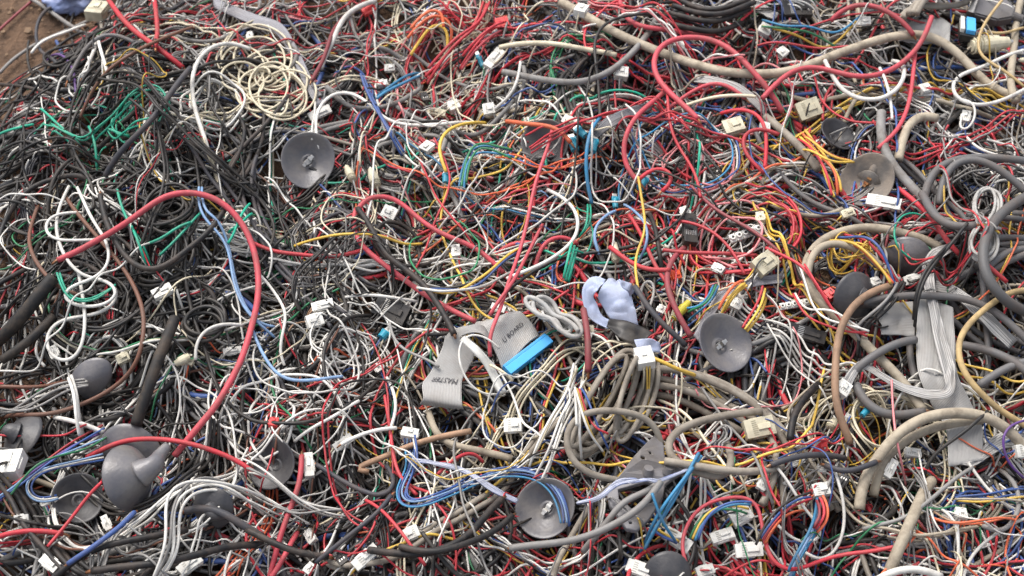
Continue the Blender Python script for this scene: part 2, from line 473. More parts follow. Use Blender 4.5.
# ================================================================== hero machinery
TILE = {1: (0, 0), 2: (250, 0), 3: (510, 0), 4: (764, 0), 5: (0, 190), 6: (250, 190), 7: (510, 190), 8: (764, 190), 9: (0, 380), 10: (250, 380), 11: (510, 380), 12: (764, 380)}
TS = 764 / 260
def tp(tile, s):
    """pixel points read off an enlarged part of the photograph"""
    if tile == 0: o, k = (0, 0), 1.0
    elif isinstance(tile, tuple): o, k = tile[:2], tile[2]
    else: o, k = TILE[tile], TS
    return np.array([[o[0] + float(a) / k, o[1] + float(b) / k] for a, b in (q.split(',') for q in s.split())])

def px_m(px, py):                                      # metres per pixel there
    return project(at_z(px, py, .13))[0, 2] * KPX

def seen_path(pts, r, lift=0., stiff=None, prof=None, stamp=True, ends=None, kink=True):
    """a wire along a line seen in the photograph, laid on the heap"""
    q = resample(spline(pts), 3.0)
    q = q + np.stack([smooth(rng.normal(0, 1, len(q)), 7), smooth(rng.normal(0, 1, len(q)), 7)], 1) * (2.6 if kink else 0) * np.minimum(1, np.minimum(np.arange(len(q)), np.arange(len(q))[::-1]) / 8)[:, None]
    stiff = stiff or (.018 if r < .0016 else .028 if r < .003 else .04)
    t = np.linspace(0, 1, len(q))
    lf = lift * np.sin(math.pi * np.clip(t, 0, 1)) ** .7 if prof is None else np.interp(t, np.linspace(0, 1, len(prof)), prof)
    hz = hit(q[:, 0], q[:, 1])[:, 2]
    z = smooth(hz, 5) + r
    for _ in range(3):
        P = CAM[None] + rays(q[:, 0], q[:, 1]) * ((z - CAM[2]) / rays(q[:, 0], q[:, 1])[:, 2])[:, None]
        xy = smooth(P[:, :2], 4)
        z = drape(xy, r, stiff, lf, .8, stamp=False)
        if ends: z = z + np.interp(t, [0, .12, .88, 1], [ends[0], 0, 0, ends[1]])
    P = np.concatenate([xy, z[:, None]], 1)
    P = resample(P, .0032 if r < .002 else .0045)
    P[:, 2] = smooth(P[:, 2], 2)
    if stamp: stamp_path(P, r)
    return P

def stamp_path(P, r, cap=.02):
    idx, o = cells(P[:, :2], r)
    base = HF[idx].max(1)
    prof = np.sqrt(np.clip(1 - (o / (r * 1.15)) ** 2, 0, 1)) * r
    top = np.minimum(P[:, 2], base + cap)[:, None] + prof[None]
    np.maximum.at(HF, idx.ravel(), top.ravel())

def describe(name, P, r, c, extra=None):
    p = project(P)
    ch = p[-1, :2] - p[0, :2]; L = np.linalg.norm(np.diff(p[:, :2], axis=0), axis=1).sum() + 1e-6
    st = np.linalg.norm(ch) / L
    d = np.diff(smooth(p[:, :2], 3), axis=0); a = np.unwrap(np.arctan2(d[:, 1], d[:, 0]))
    turn = abs(a[-1] - a[0]); tot = np.abs(np.diff(a)).sum()
    ang = math.degrees(math.atan2(-ch[1], ch[0])) % 180
    dirn = 'level' if ang < 22 or ang > 158 else 'rising rightward' if ang < 68 else 'upright' if ang < 112 else 'falling rightward'
    sh = f'nearly straight, {dirn}' if st > .95 else f'gently bent, {dirn}' if st > .8 else 'coiled in a loop' if turn > 4.8 else 'bent back in a hook' if turn > 2.6 else f'wavy, {dirn}' if st > .5 else 'crumpled and wavy'
    return dict(col=CN[c], thick='thin' if r < .0012 else '' if r < .0022 else 'thick', noun='wire' if r < .0022 else 'cable', shape=sh, px=p[len(p) // 2, :2], L=L)

def hero(name, c, w, tile, s, label, lift=.0, mat=None, landmark=None, cat=None, ends=None, prof=None):
    pts = tp(tile, s)
    k = TS if tile != 0 and not isinstance(tile, tuple) else (1 if tile == 0 else tile[2])
    m = pts[len(pts) // 2]
    r = w / k * px_m(m[0], m[1]) / 2
    P = seen_path(pts, r, lift, ends=ends, prof=prof)
    o = wire_obj(name, P, r, c, mat)
    cat = cat or ('cable' if 'cable' in name else 'wire')
    tag(o, label, cat, None)
    if r > .0019 and mat is not M_dirty:
        for e, f in ((0, 1), (-1, -2)):
            if rng.random() < .6:
                d_ = P[e] - P[f * 3 if e == 0 else -4]; d_ /= np.linalg.norm(d_) + 1e-9
                L_ = rng.uniform(.004, .009); cc = np.array(o.location)
                Pt = P[e] - cc + d_[None] * np.linspace(-.001, L_, 5)[:, None]; Pt[:, 2] -= np.linspace(0, 1, 5) ** 2 * .002
                V, Q = tube_geo(Pt, np.array([.55, .55, .5, .45, .25]) * r, 8); link('bare_end', mesh_quads('bare_end', V, Q, None, M_copper), o)
    if label is None:
        AUTO.append((o, describe(name, P, r, c), cat))
    if landmark: LAND.append((m[0], m[1], landmark))
    return o, P, r

def bundle(cols, w, tile, s, label, lift=.0, gap=1.05, spread=0., name='wire_bundle', cat='wire bundle', mat=None):
    """several wires side by side that stay together: one thing, each wire a part"""
    pts = tp(tile, s)
    k = TS if not isinstance(tile, tuple) and tile != 0 else (1 if tile == 0 else tile[2])
    m = pts[len(pts) // 2]
    r = w / k * px_m(m[0], m[1]) / 2
    q = spline(pts)
    d = np.gradient(q, axis=0); n = np.stack([-d[:, 1], d[:, 0]], 1); n /= np.linalg.norm(n, axis=1)[:, None] + 1e-9
    root = empty(name, hit([m[0]], [m[1]])[0])
    tag(root, label, cat)
    t = np.linspace(0, 1, len(q))
    Pm = None
    for i, c in enumerate(cols):
        off = (i - (len(cols) - 1) / 2) * w / k * gap
        wob = smooth(rng.normal(0, 1, len(q)), 8) * spread
        P = seen_path(q + n * (off + wob + rng.normal(0, 1.5 * (spread > 0)) * t ** 3)[:, None], r, lift)
        o = wire_obj('wire', P - np.array(root.location), r, c, mat, root)
        if Pm is None: Pm = P
    if label is None:
        de = describe(name, Pm, r, cols[0]); de['col'] = ' and '.join(dict.fromkeys(CN[c] for c in cols[:2])); de['noun'] = 'wire bundle'; de['thick'] = ''
        AUTO.append((root, de, cat))
    return root

# ---------------- boxes and connectors
def box_bm(bm, c, s, rot=None, bev=0):
    r = bmesh.ops.create_cube(bm, size=1)
    vs = r['verts']
    bmesh.ops.scale(bm, vec=Vector(s), verts=vs)
    if rot is not None: bmesh.ops.rotate(bm, cent=Vector((0, 0, 0)), matrix=rot, verts=vs)
    bmesh.ops.translate(bm, vec=Vector(c), verts=vs)
    if bev:
        es = list({e for v in vs for e in v.link_edges})
        bmesh.ops.bevel(bm, geom=es, offset=bev, segments=2, affect='EDGES', profile=.6)

def cyl_bm(bm, a, b, r1, r2=None, seg=14):
    a, b = Vector(a), Vector(b); d = b - a
    r = bmesh.ops.create_cone(bm, cap_ends=True, segments=seg, radius1=r1, radius2=r1 if r2 is None else r2, depth=d.length)
    q = Vector((0, 0, 1)).rotation_difference(d.normalized()).to_matrix()
    bmesh.ops.rotate(bm, cent=Vector((0, 0, 0)), matrix=q, verts=r['verts'])
    bmesh.ops.translate(bm, vec=(a + b) / 2, verts=r['verts'])

def bm_obj(name, bm, mat, parent=None, smooth_=False):
    me = bpy.data.meshes.new(name); bm.to_mesh(me); bm.free(); me.materials.append(mat)
    if smooth_:
        me.polygons.foreach_set('use_smooth', np.ones(len(me.polygons), bool))
    return link(name, me, parent)

def trail(root, R, origin, c, r, L, spread=.35, parent_loc=None, k=14):
    """one wire leaving a connector and running into the heap"""
    d = R @ Vector((-1, 0, 0)); th = math.atan2(d.y, d.x) + rng.normal(0, spread * .25)
    o = np.array(origin)
    base = walk(o[0], o[1], L, .004, k, .05, rng.normal(0, 10), th)
    if off_edge(base, .03): base = base[:max(6, len(base) // 4)]
    pj = project(np.concatenate([base, np.full((len(base), 1), o[2])], 1))
    cut = len(base)
    for fx, fy, fr in FOCUS:
        d0 = np.hypot(pj[:, 0] - fx, pj[:, 1] - fy)
        if d0[0] > fr:
            k_ = np.argmax(d0 < fr) if (d0 < fr).any() else len(base)
            cut = min(cut, max(5, k_))
    base = base[:cut]
    z = drape(base, r, .007, None, .75, stamp=False)
    t = np.linspace(0, 1, len(base))
    nb = max(2, int(.014 / .004))
    w = np.clip(np.arange(len(base)) / nb, 0, 1); w = w * w * (3 - 2 * w)
    z = o[2] * (1 - w) + z * w
    tail = np.clip((t - .8) / .2, 0, 1)
    P = np.concatenate([base, (z - tail ** 2 * .008)[:, None]], 1)
    stamp_path(P, r, .01)
    wire_obj('wire', P - np.array(root.location), r, c, None, root)

def frame_at(px, py, ang, tilt=.35, rise=.0):
    """a resting frame on the heap: x axis along the screen angle ang (degrees, 0 = to the right, 90 = up)"""
    p0 = hit([px], [py])[0]
    e = 8
    q = hit([px + e * math.cos(math.radians(ang))], [py - e * math.sin(math.radians(ang))])[0]
    d = at_z([px + e * math.cos(math.radians(ang))], [py - e * math.sin(math.radians(ang))], p0[2])[0] - p0
    d[2] = np.clip(q[2] - p0[2], -.3 * np.linalg.norm(d), .3 * np.linalg.norm(d)) * .5
    x = Vector(d).normalized()
    up = Vector((rng.normal(0, tilt * .5), rng.normal(-.35, tilt * .5), 1)).normalized()
    y = up.cross(x).normalized(); z = x.cross(y)
    R = Matrix((x, y, z)).transposed()
    return Vector(p0) + Vector((0, 0, rise)), R

def place(root, loc, R):
    root.matrix_world = Matrix.Translation(loc) @ R.to_4x4()
    root.rotation_mode = 'XYZ'

def connector(px, py, ang, lpx, wpx, kind='white', wires='', label=None, wl=(.05, .14), wr=.0009, n=None, rise=0.):
    u = px_m(px, py)
    l, w = lpx * u, wpx * u
    h = min(w, l) * .62
    loc, R = frame_at(px, py, ang)
    loc = loc + Vector((0, 0, h * .45 + rise))
    root = empty({'white': 'plug_housing', 'cream': 'socket_block', 'red': 'plug_housing', 'black': 'cable_connector', 'plug': 'round_plug', 'strip': 'terminal_strip', 'sleeve': 'spade_terminal',
                  'orange': 'plug_housing', 'teal': 'spade_terminal', 'yellow': 'round_plug'}[kind], loc)
    mat = {'white': M_white, 'cream': M_cream, 'red': M_red, 'black': M_black, 'plug': M_cream, 'strip': M_white, 'sleeve': M_teal, 'orange': M_orange, 'teal': M_teal, 'yellow': M_yel}[kind]
    def part(name, bm, m, sm=False):
        o = bm_obj(name, bm, m, root, sm)
        o.matrix_parent_inverse = Matrix.Identity(4)
        me = o.data; me.transform(R.to_4x4())
        return o
    bm = bmesh.new()
    if kind in ('white', 'cream', 'red', 'black', 'orange'):
        # hollow shell: floor, four walls with a mouth at +x, guide ribs
        t = max(.0009, h * .16)
        box_bm(bm, (-l * .12, 0, 0), (l * .76, w, h), bev=min(.0006, t * .5))
        box_bm(bm, (l * .38, w / 2 - t / 2, 0), (l * .24, t, h), bev=.0002)
        box_bm(bm, (l * .38, -w / 2 + t / 2, 0), (l * .24, t, h), bev=.0002)
        box_bm(bm, (l * .38, 0, h / 2 - t / 2), (l * .24, w - 2.1 * t, t), bev=.0002)
        box_bm(bm, (l * .38, 0, -h / 2 + t / 2), (l * .24, w - 2.1 * t, t), bev=.0002)
        for sy in (-1, 1):
            box_bm(bm, (-l * .05, sy * (w / 2 + .0004), h * .1), (l * .5, .0012, h * .3), bev=.0002)
        part('housing', bm, mat)
        np_ = n or max(2, int(w / .0022))
        bm = bmesh.new()
        for i in range(np_):                            # crimp windows on the top face
            yy = (i + .5 - np_ / 2) * (w * .84 / np_)
            box_bm(bm, (-l * .18, yy, h / 2), (l * .16, w * .84 / np_ * .42, .0005))
        part('contact_row', bm, {'black': M_metal, 'cream': M_slot2, 'red': M_red, 'orange': M_orange}.get(kind, M_slot))  # white and cream rows: window shade painted as a darker nylon tone
        bm = bmesh.new()
        box_bm(bm, (l * .12, 0, h / 2 + .0009), (l * .4, w * .3, .0016), bev=.0004)
        box_bm(bm, (l * .30, 0, h / 2 + .0016), (l * .08, w * .3, .0016), bev=.0003)
        part('latch', bm, mat)
    elif kind in ('plug', 'yellow'):
        seg = 16
        cyl_bm(bm, (-l / 2, 0, 0), (-l * .25, 0, 0), w * .32, w * .42, seg)
        cyl_bm(bm, (-l * .25, 0, 0), (l * .2, 0, 0), w * .5, w * .46, seg)
        cyl_bm(bm, (l * .2, 0, 0), (l * .5, 0, 0), w * .4, w * .3, seg)
        part('sleeve', bm, mat)
        bm = bmesh.new(); cyl_bm(bm, (l * .5, 0, 0), (l * .62, 0, 0), w * .16, w * .12, 10)
        part('pin', bm, M_metal)
        bm = bmesh.new()
        for i in range(3): cyl_bm(bm, (-l * (.46 - .07 * i), 0, 0), (-l * (.43 - .07 * i), 0, 0), w * .46, w * .46, seg)
        part('collar', bm, mat if kind == 'plug' else M_cream)
    elif kind == 'strip':
        nn = n or 5
        for i in range(nn):
            cx = (i + .5 - nn / 2) * l / nn
            box_bm(bm, (cx, 0, 0), (l / nn * .94, w * .8, h * .6), bev=.0008)
            cyl_bm(bm, (cx, 0, h * .2), (cx, 0, h * .7), w * .3, w * .24, 12)
        part('body', bm, mat)
        bm = bmesh.new()
        for i in range(nn):
            cx = (i + .5 - nn / 2) * l / nn
            cyl_bm(bm, (cx, 0, h * .66), (cx, 0, h * .73), w * .13, w * .13, 10)
        part('screw_row', bm, M_dark)
    else:
        cyl_bm(bm, (-l / 2, 0, 0), (l * .15, 0, 0), w * .42, w * .46, 12)
        box_bm(bm, (l * .2, 0, 0), (l * .3, w * .95, w * .5), bev=.0006)
        part('sleeve', bm, mat)
        bm = bmesh.new(); box_bm(bm, (l * .45, 0, 0), (l * .32, w * .7, .0009), bev=.0002)
        part('blade', bm, M_metal)
    nw = len(wires)
    for i, c in enumerate(wires):
        yy = (i - (nw - 1) / 2) * min(w * .8 / max(1, nw), .0030) if nw > 1 else 0
        o = loc + R @ Vector((-l * .46, yy, 0))
        trail(root, R, o, c, wr, rng.uniform(*wl))
    # stamp the body
    xs = np.linspace(-.5, .5, 12); P = np.array([loc + R @ Vector((a * l, 0, 0)) for a in xs])
    stamp_path(P + np.array([0, 0, 0]), w / 2, .02)
    if label: tag(root, label, 'connector')
    else:
        tag(root, None, 'connector')
        cn = {'white': 'white', 'cream': 'cream', 'red': 'red', 'black': 'black', 'plug': 'cream', 'strip': 'white', 'sleeve': 'teal', 'orange': 'orange', 'teal': 'teal', 'yellow': 'yellow'}[kind]
        ws = ' and '.join(dict.fromkeys(CN[c] for c in wires[:2]))
        AUTO.append((root, dict(con=True, col=cn, noun={'plug': 'round plug', 'strip': 'terminal strip', 'sleeve': 'spade terminal', 'teal': 'spade terminal', 'yellow': 'round plug'}.get(kind, 'plug housing' if kind != 'cream' else 'socket block'),
                                size='small' if lpx * wpx < 110 else 'large' if lpx * wpx > 330 else '', wires=ws, px=np.array([px, py]), L=lpx * wpx), 'connector'))
    return root

# ---------------- rubber cups
def cup(px, py, Rpx, d, label, landmark=None, mat=None, concave=True, neck=None, clip='tin', depth=.42, rise=None, squash=1.0, neckpx=26):
    """d: which way the mouth faces, as seen: (right, up, towards the camera)"""
    u = px_m(px, py); R = Rpx * u; depth = depth * rng.uniform(.85, 1.25)
    mat = mat or M_rubber
    ax = Vector(d[0] * RGT + d[1] * UPV - d[2] * FWD).normalized()
    z0 = hit([px], [py])[0][2]
    dep = depth * R
    p_ = hit([px], [py])[0]; m_ = int(R * .9 / CS); yy, xx = np.mgrid[-m_:m_ + 1, -m_:m_ + 1]; ins = (xx ** 2 + yy ** 2) < m_ * m_
    ix_ = np.clip(int((p_[0] - X0) / CS) + xx[ins], 0, NX - 1); iy_ = np.clip(int((p_[1] - Y0) / CS) + yy[ins], 0, NY - 1)
    q_ = HF[iy_ * NX + ix_] + (dep * (1 - (np.hypot(xx[ins], yy[ins]) / m_) ** 1.3) if concave else 0)
    if rise is None and concave: rise = float(np.percentile(q_, 98)) - z0
    rise = R * .35 if rise is None else rise
    c = at_z([px], [py], z0 + rise)[0]
    root = empty('rubber_cup', c); tag(root, label, 'rubber cup')
    t = .0016
    prof = [(.10, -1.0), (.24, -.98), (.34, -.90), (.52, -.70), (.74, -.42), (.9, -.17), (1.0, 0)]
    outer = [(a * R, b * dep) for a, b in prof]
    inner = [(max(.002, a * R - t * (.9 if a > .5 else .8)), b * dep + t * .8) for a, b in prof[::-1]]
    inner = inner[:-2] + [(.27 * R, -.83 * dep), (.22 * R, -.72 * dep), (.17 * R, -.72 * dep), (.13 * R, -.90 * dep), (.0005, -.91 * dep)]
    ring = [(.0005, -1.0 * dep)] + outer + [(R * 1.0, t * .6), (R * .985, t * .9)] + inner
    seg = 56
    a = np.arange(seg) * 2 * math.pi / seg
    e1 = ax.orthogonal().normalized(); e2 = ax.cross(e1)
    e1, e2, axn = np.array(e1), np.array(e2), np.array(ax)
    wv = 1 + .032 * np.sin(2 * a + rng.random() * 6) + .018 * np.sin(3 * a + rng.random() * 6)
    V = []
    for rr, zz in ring:
        warp = (rr / R) ** 2
        k = 1 + (wv - 1) * warp
        zb = zz + .05 * R * warp * np.sin(2 * a + 1.3) * .8
        V.append((rr * k)[:, None] * (np.cos(a)[:, None] * e1 + np.sin(a)[:, None] * e2 * squash) + zb[:, None] * axn)
    V = np.concatenate(V); n = len(ring)
    i = np.arange(n - 1)[:, None] * seg; j = np.arange(seg)[None]; j2 = (j + 1) % seg
    Q = np.stack([i + j, i + j2, i + seg + j2, i + seg + j], -1).reshape(-1, 4)
    o = link('skirt', mesh_quads('skirt', V, Q, None, mat), root)
    apex = -axn * dep
    if neck is not None:
        nd = neck[0] * RGT + neck[1] * UPV; nd = nd / np.linalg.norm(nd)
        nl = neckpx * u
        side = nd - axn * (nd @ axn) * .8; side /= np.linalg.norm(side)
        pts = spline(np.array([apex * .75 - axn * 0, apex - axn * .003 + side * nl * .25, apex * .9 + side * nl * .62, apex * .8 + side * nl]), 6)
        rr = np.interp(np.linspace(0, 1, len(pts)), [0, .25, .6, 1], [.46 * R, .34 * R, .22 * R, .15 * R])
        V, Q = tube_geo(pts, rr, 14)
        link('neck', mesh_quads('neck', V, Q, None, mat), root)
        root['neck_end'] = [float(v) for v in (np.array(c) + pts[-1])]
    if clip and concave:
        bm = bmesh.new()
        cc = Vector(-axn * dep * .66); rot = Matrix((Vector(e1), Vector(e2), ax)).transposed()
        for s in (-1, 1):
            box_bm(bm, cc + Vector(e1) * s * R * .1, (R * .09, R * .17, R * .22), rot, .0004)
            box_bm(bm, cc + Vector(e1) * s * R * .17 + ax * R * .08, (R * .16, R * .12, .001), rot, .0002)
        box_bm(bm, cc - ax * R * .09, (R * .26, R * .2, .0012), rot, .0003)
        bm_obj('clip', bm, M_rust if clip == 'rust' else M_metal, root)
    # stamp a disc
    m = int(R / CS); ys, xs = np.mgrid[-m:m + 1, -m:m + 1]; inside = (xs ** 2 + ys ** 2) < (m * (1.02 if concave else .8)) ** 2
    hh = c[2] + (np.array([0, 0, 0])[2]) - (-.002 if concave else -dep * .6)
    ix = np.clip(((c[0] - X0) / CS).astype(int) + xs[inside], 0, NX - 1); iy = np.clip(((c[1] - Y0) / CS).astype(int) + ys[inside], 0, NY - 1)
    np.maximum.at(HF, iy * NX + ix, hh)
    if landmark: LAND.append((px, py, landmark))
    return root

# ---------------- flat ribbons
def sheet(name, tile, rails, mat, parent=None, label=None, cat='ribbon cable', th=.0010, nw=24, stampw=True, landmark=None, crinkle=.0016):
    """a flat cable through pairs of seen edge points: 'lx,ly rx,ry lift_mm | ...' """
    rows = [q.split() for q in rails.split('|')]
    Lp = tp(tile, ' '.join(r[0] for r in rows)); Rp = tp(tile, ' '.join(r[1] for r in rows)); lf = np.array([float(r[2]) for r in rows]) / 1000
    Ls, Rs = spline(Lp, 10), spline(Rp, 10)
    ls = np.interp(np.linspace(0, 1, len(Ls)), np.linspace(0, 1, len(lf)), lf); ls = smooth(ls, 3)
    mid = (Ls + Rs) / 2
    hz = hit(mid[:, 0], mid[:, 1])[:, 2]
    hz = smooth(np.maximum(slidemax(hz, 3), hit(Ls[:, 0], Ls[:, 1])[:, 2] * .5 + hit(Rs[:, 0], Rs[:, 1])[:, 2] * .5), 6) * .6 + .4 * np.median(hz)
    z = hz + ls
    A = CAM[None] + rays(Ls[:, 0], Ls[:, 1]) * ((z - CAM[2]) / rays(Ls[:, 0], Ls[:, 1])[:, 2])[:, None]
    B = CAM[None] + rays(Rs[:, 0], Rs[:, 1]) * ((z - CAM[2]) / rays(Rs[:, 0], Rs[:, 1])[:, 2])[:, None]
    n = len(A); org = (A[n // 2] + B[n // 2]) / 2 if parent is None else np.array(parent.location)
    t = np.linspace(0, 1, nw)
    S = A[:, None] * (1 - t)[None, :, None] + B[:, None] * t[None, :, None]
    S[:, :, 2] += (smooth(rng.normal(0, 1, n), 6)[:, None] * .0015) * np.sin(t * math.pi * 2 + rng.random() * 6)[None]
    if crinkle:
        cu_, cv_ = np.meshgrid(np.linspace(0, 1, n) * n / 9, t * 2.2, indexing='ij'); sd_ = int(rng.integers(1, 9999))
        S[:, :, 2] += crinkle * 2.2 * (np.abs(vnoise(cu_ + cv_ * .6, cv_ + sd_ % 37, 1.0, sd_)) * 2 - .4)
    du = np.gradient(S, axis=0); dv = np.gradient(S, axis=1)
    N = np.cross(du, dv); N /= np.linalg.norm(N, axis=2)[:, :, None] + 1e-12
    if N[:, :, 2].mean() < 0: N = -N
    ridge = 0
    V = np.concatenate([(S + N * (th / 2 + ridge)).reshape(-1, 3), (S - N * th / 2).reshape(-1, 3)]) - org
    i = np.arange(n - 1)[:, None] * nw + np.arange(nw - 1)[None]
    q = np.stack([i, i + 1, i + nw + 1, i + nw], -1).reshape(-1, 4); m = n * nw
    qs = [q, q[:, ::-1] + m]
    a = np.arange(n - 1) * nw
    qs += [np.stack([a, a + nw, a + nw + m, a + m], -1), np.stack([a + nw - 1, a + nw - 1 + m, a + 2 * nw - 1 + m, a + 2 * nw - 1], -1)]
    b = np.arange(nw - 1)
    qs += [np.stack([b, b + m, b + 1 + m, b + 1], -1), np.stack([b + m - nw, b + 1 + m - nw, b + 1 + m - nw + m, b + m - nw + m], -1)]
    L = np.concatenate([[0], np.cumsum(np.linalg.norm(np.diff((A + B) / 2, axis=0), axis=1))]); L /= L[-1]
    uv = np.stack(np.broadcast_arrays(t[None], L[:, None]), -1).reshape(-1, 2); uv = np.concatenate([uv, uv])
    o = link(name, mesh_quads(name, V, np.concatenate(qs), None, mat, True, uv), parent)
    es = None
    if parent is None:
        o.location = Vector(org)
        tag(o, label, cat)
    if stampw:
        for k in range(n):
            w = np.linalg.norm(B[k] - A[k])
        ss = S[:, ::1].reshape(-1, 3)
        fine = np.concatenate([S * (1 - f) + np.roll(S, -1, 0) * f for f in (0, .33, .66)][:3])[: ]
        ix = np.clip(((S[..., 0] - X0) / CS).astype(int), 0, NX - 1); iy = np.clip(((S[..., 1] - Y0) / CS).astype(int), 0, NY - 1)
        for dx in (-1, 0, 1):
            for dy in (-1, 0, 1):
                np.maximum.at(HF, (np.clip(iy + dy, 0, NY - 1) * NX + np.clip(ix + dx, 0, NX - 1)).ravel(), (S[..., 2] + th).ravel())
    if landmark: LAND.append((mid[len(mid) // 2][0], mid[len(mid) // 2][1], landmark))
    return o, S, N

def printing(text, S, N, u0, v0, u1, v1, parent, height, name='lettering'):
    """letters printed on a ribbon: base line from (u0 along, v0 across) to (u1, v1), as fractions; height in metres"""
    cu = bpy.data.curves.new('letters', 'FONT'); cu.body = text; cu.size = 1; cu.extrude = 0; cu.resolution_u = 3
    ob = bpy.data.objects.new('letters', cu); COL.objects.link(ob)
    dg = bpy.context.evaluated_depsgraph_get(); me = bpy.data.meshes.new_from_object(ob.evaluated_get(dg))
    bpy.data.objects.remove(ob)
    co = np.empty(len(me.vertices) * 3); me.vertices.foreach_get('co', co); co = co.reshape(-1, 3)
    W_ = co[:, 0].max()
    n, m = S.shape[:2]
    def smp(u, v, A):
        fu, fv = np.clip(u, 0, 1) * (n - 1), np.clip(v, 0, 1) * (m - 1)
        i, j = np.minimum(fu.astype(int), n - 2), np.minimum(fv.astype(int), m - 2); a, b = (fu - i)[:, None], (fv - j)[:, None]
        return (A[i, j] * (1 - a) + A[i + 1, j] * a) * (1 - b) + (A[i, j + 1] * (1 - a) + A[i + 1, j + 1] * a) * b
    p0, p1 = smp(np.array([u0]), np.array([v0]), S)[0], smp(np.array([u1]), np.array([v1]), S)[0]
    lenm = np.linalg.norm(p1 - p0)
    # height direction in (u,v): perpendicular on the surface
    ux = np.linalg.norm(np.diff(S[:, m // 2], axis=0), axis=1).sum(); vx = np.linalg.norm(S[n // 2, -1] - S[n // 2, 0])
    bx, by = (u1 - u0) * ux, (v1 - v0) * vx; l = math.hypot(bx, by)
    out = None
    best = None
    for s in (1, -1):
        hx, hy = -by / l * s, bx / l * s
        u = u0 + (u1 - u0) * co[:, 0] / W_ + hx * co[:, 1] * height / ux
        v = v0 + (v1 - v0) * co[:, 0] / W_ + hy * co[:, 1] * height / vx
        nm_ = smp(u, v, N).mean(0); P = smp(u, v, S) + nm_ / np.linalg.norm(nm_) * .0013
        # right-handed when seen from above the sheet
        e = np.cross(p1 - p0, smp(np.array([u0 + hx * .1]), np.array([v0 + hy * .1]), S)[0] - p0)
        if e @ smp(np.array([u0]), np.array([v0]), N)[0] > 0: best = P
    me.vertices.foreach_set('co', (best - np.array(parent.location)).astype(np.float32).ravel()); me.update()
    me.materials.clear(); me.materials.append(M_ink)
    return link(name, me, parent)
#@@HEROES@@
# ================================================================== 2. loose wires of the upper layers
def to_thing(P, r, c):
    thick = r > .0021
    nm = KN[c] + ('_cable' if thick else '_wire')
    o = wire_obj(nm, P, r, c, M_dirty if (thick and c in 'EeG') else None)
    cat = 'cable' if thick else 'wire'
    o['category'] = cat
    AUTO.append((o, describe(nm, P, r, c), cat))

FOCUS += [(308, 160, 30), (725, 343, 34), (545, 505, 30), (868, 178, 28), (128, 468, 38), (450, 375, 32), (515, 340, 32), (612, 302, 38), (945, 355, 42), (983, 225, 28), (265, 78, 30), (20, 45, 62), (12, 468, 18), (928, 30, 26), (635, 505, 26), (718, 432, 14), (880, 378, 26), (925, 400, 20)]

def near(px, py, sx, sy):
    def f():
        p = at_z([px + rng.normal(0, sx)], [py + rng.normal(0, sy)], .12)[0]
        return p[0], p[1]
    return f
# black cable masses, grey cable masses
random_paths(26, (.0016, .003), (.22, .5), (5, 12), to_thing, 'K', where=near(80, 240, 80, 80), lift_p=.4, ds=.005, bundle_p=.15, avoid='cups')
random_paths(12, (.0016, .003), (.22, .5), (5, 12), to_thing, 'K', where=near(330, 540, 150, 25), lift_p=.3, ds=.005, bundle_p=.15, avoid='cups')
random_paths(8, (.0022, .0034), (.2, .4), (6, 14), to_thing, 'K', where=near(690, 20, 50, 16), lift_p=.3, ds=.005, bundle_p=.4, avoid='cups')
random_paths(9, (.0016, .0026), (.2, .4), (5, 12), to_thing, 'S', where=near(190, 280, 90, 70), lift_p=.3, ds=.005, avoid='cups')
random_paths(16, (.0022, .0042), (.2, .45), (5, 10), to_thing, 'g', where=near(985, 300, 40, 90), lift_p=.3, ds=.005, avoid='cups')
random_paths(9, (.002, .0036), (.2, .4), (5, 12), to_thing, 'e', where=near(630, 415, 40, 30), lift_p=.3, ds=.005, avoid='cups')
random_paths(7, (.002, .0032), (.2, .4), (5, 12), to_thing, 'E', where=near(900, 60, 80, 40), lift_p=.3, ds=.005, avoid='cups')
random_paths(7, (.002, .003), (.2, .4), (5, 12), to_thing, 'G', where=near(300, 60, 60, 40), lift_p=.3, ds=.005, bundle_p=.05, avoid='cups')
random_paths(8, (.0013, .0021), (.2, .4), (5, 12), to_thing, 'R', where=near(700, 200, 70, 60), lift_p=.3, ds=.005, bundle_p=.15, avoid='cups')
random_paths(7, (.0013, .002), (.2, .4), (5, 12), to_thing, 'R', where=near(640, 540, 80, 30), lift_p=.3, ds=.005, bundle_p=.15, avoid='cups')
# thin ones, coloured as that part of the heap is
random_paths(300, (.0009, .0015), (.2, .55), (3, 14), to_thing, ds=.004, lift_p=.45, lift_a=.02, bundle_p=.3, avoid='cups')
for px_, py_, sx_, sy_, c_, n_ in ((95, 215, 70, 70, 'W', 26), (150, 200, 90, 65, 'A', 9), (110, 160, 70, 60, 'N', 5), (320, 300, 90, 50, 'W', 16), (310, 215, 70, 35, 'C', 10), (300, 400, 60, 35, 'W', 20), (430, 60, 70, 35, 'C', 16), (560, 420, 50, 40, 'C', 16), (770, 500, 80, 55, 'W', 20), (940, 520, 60, 35, 'C', 22),
                              (420, 110, 80, 60, 'R', 16), (700, 220, 110, 60, 'I', 8), (620, 160, 60, 50, 'O', 5), (760, 270, 60, 45, 'Y', 7), (60, 520, 50, 30, 'G', 14), (960, 470, 50, 30, 'W', 12)):
    random_paths(n_, (.0008, .0013), (.18, .48), (5, 18), to_thing, c_, where=near(px_, py_, sx_, sy_), lift_p=.5, lift_a=.02, bundle_p=.2, avoid='cups')
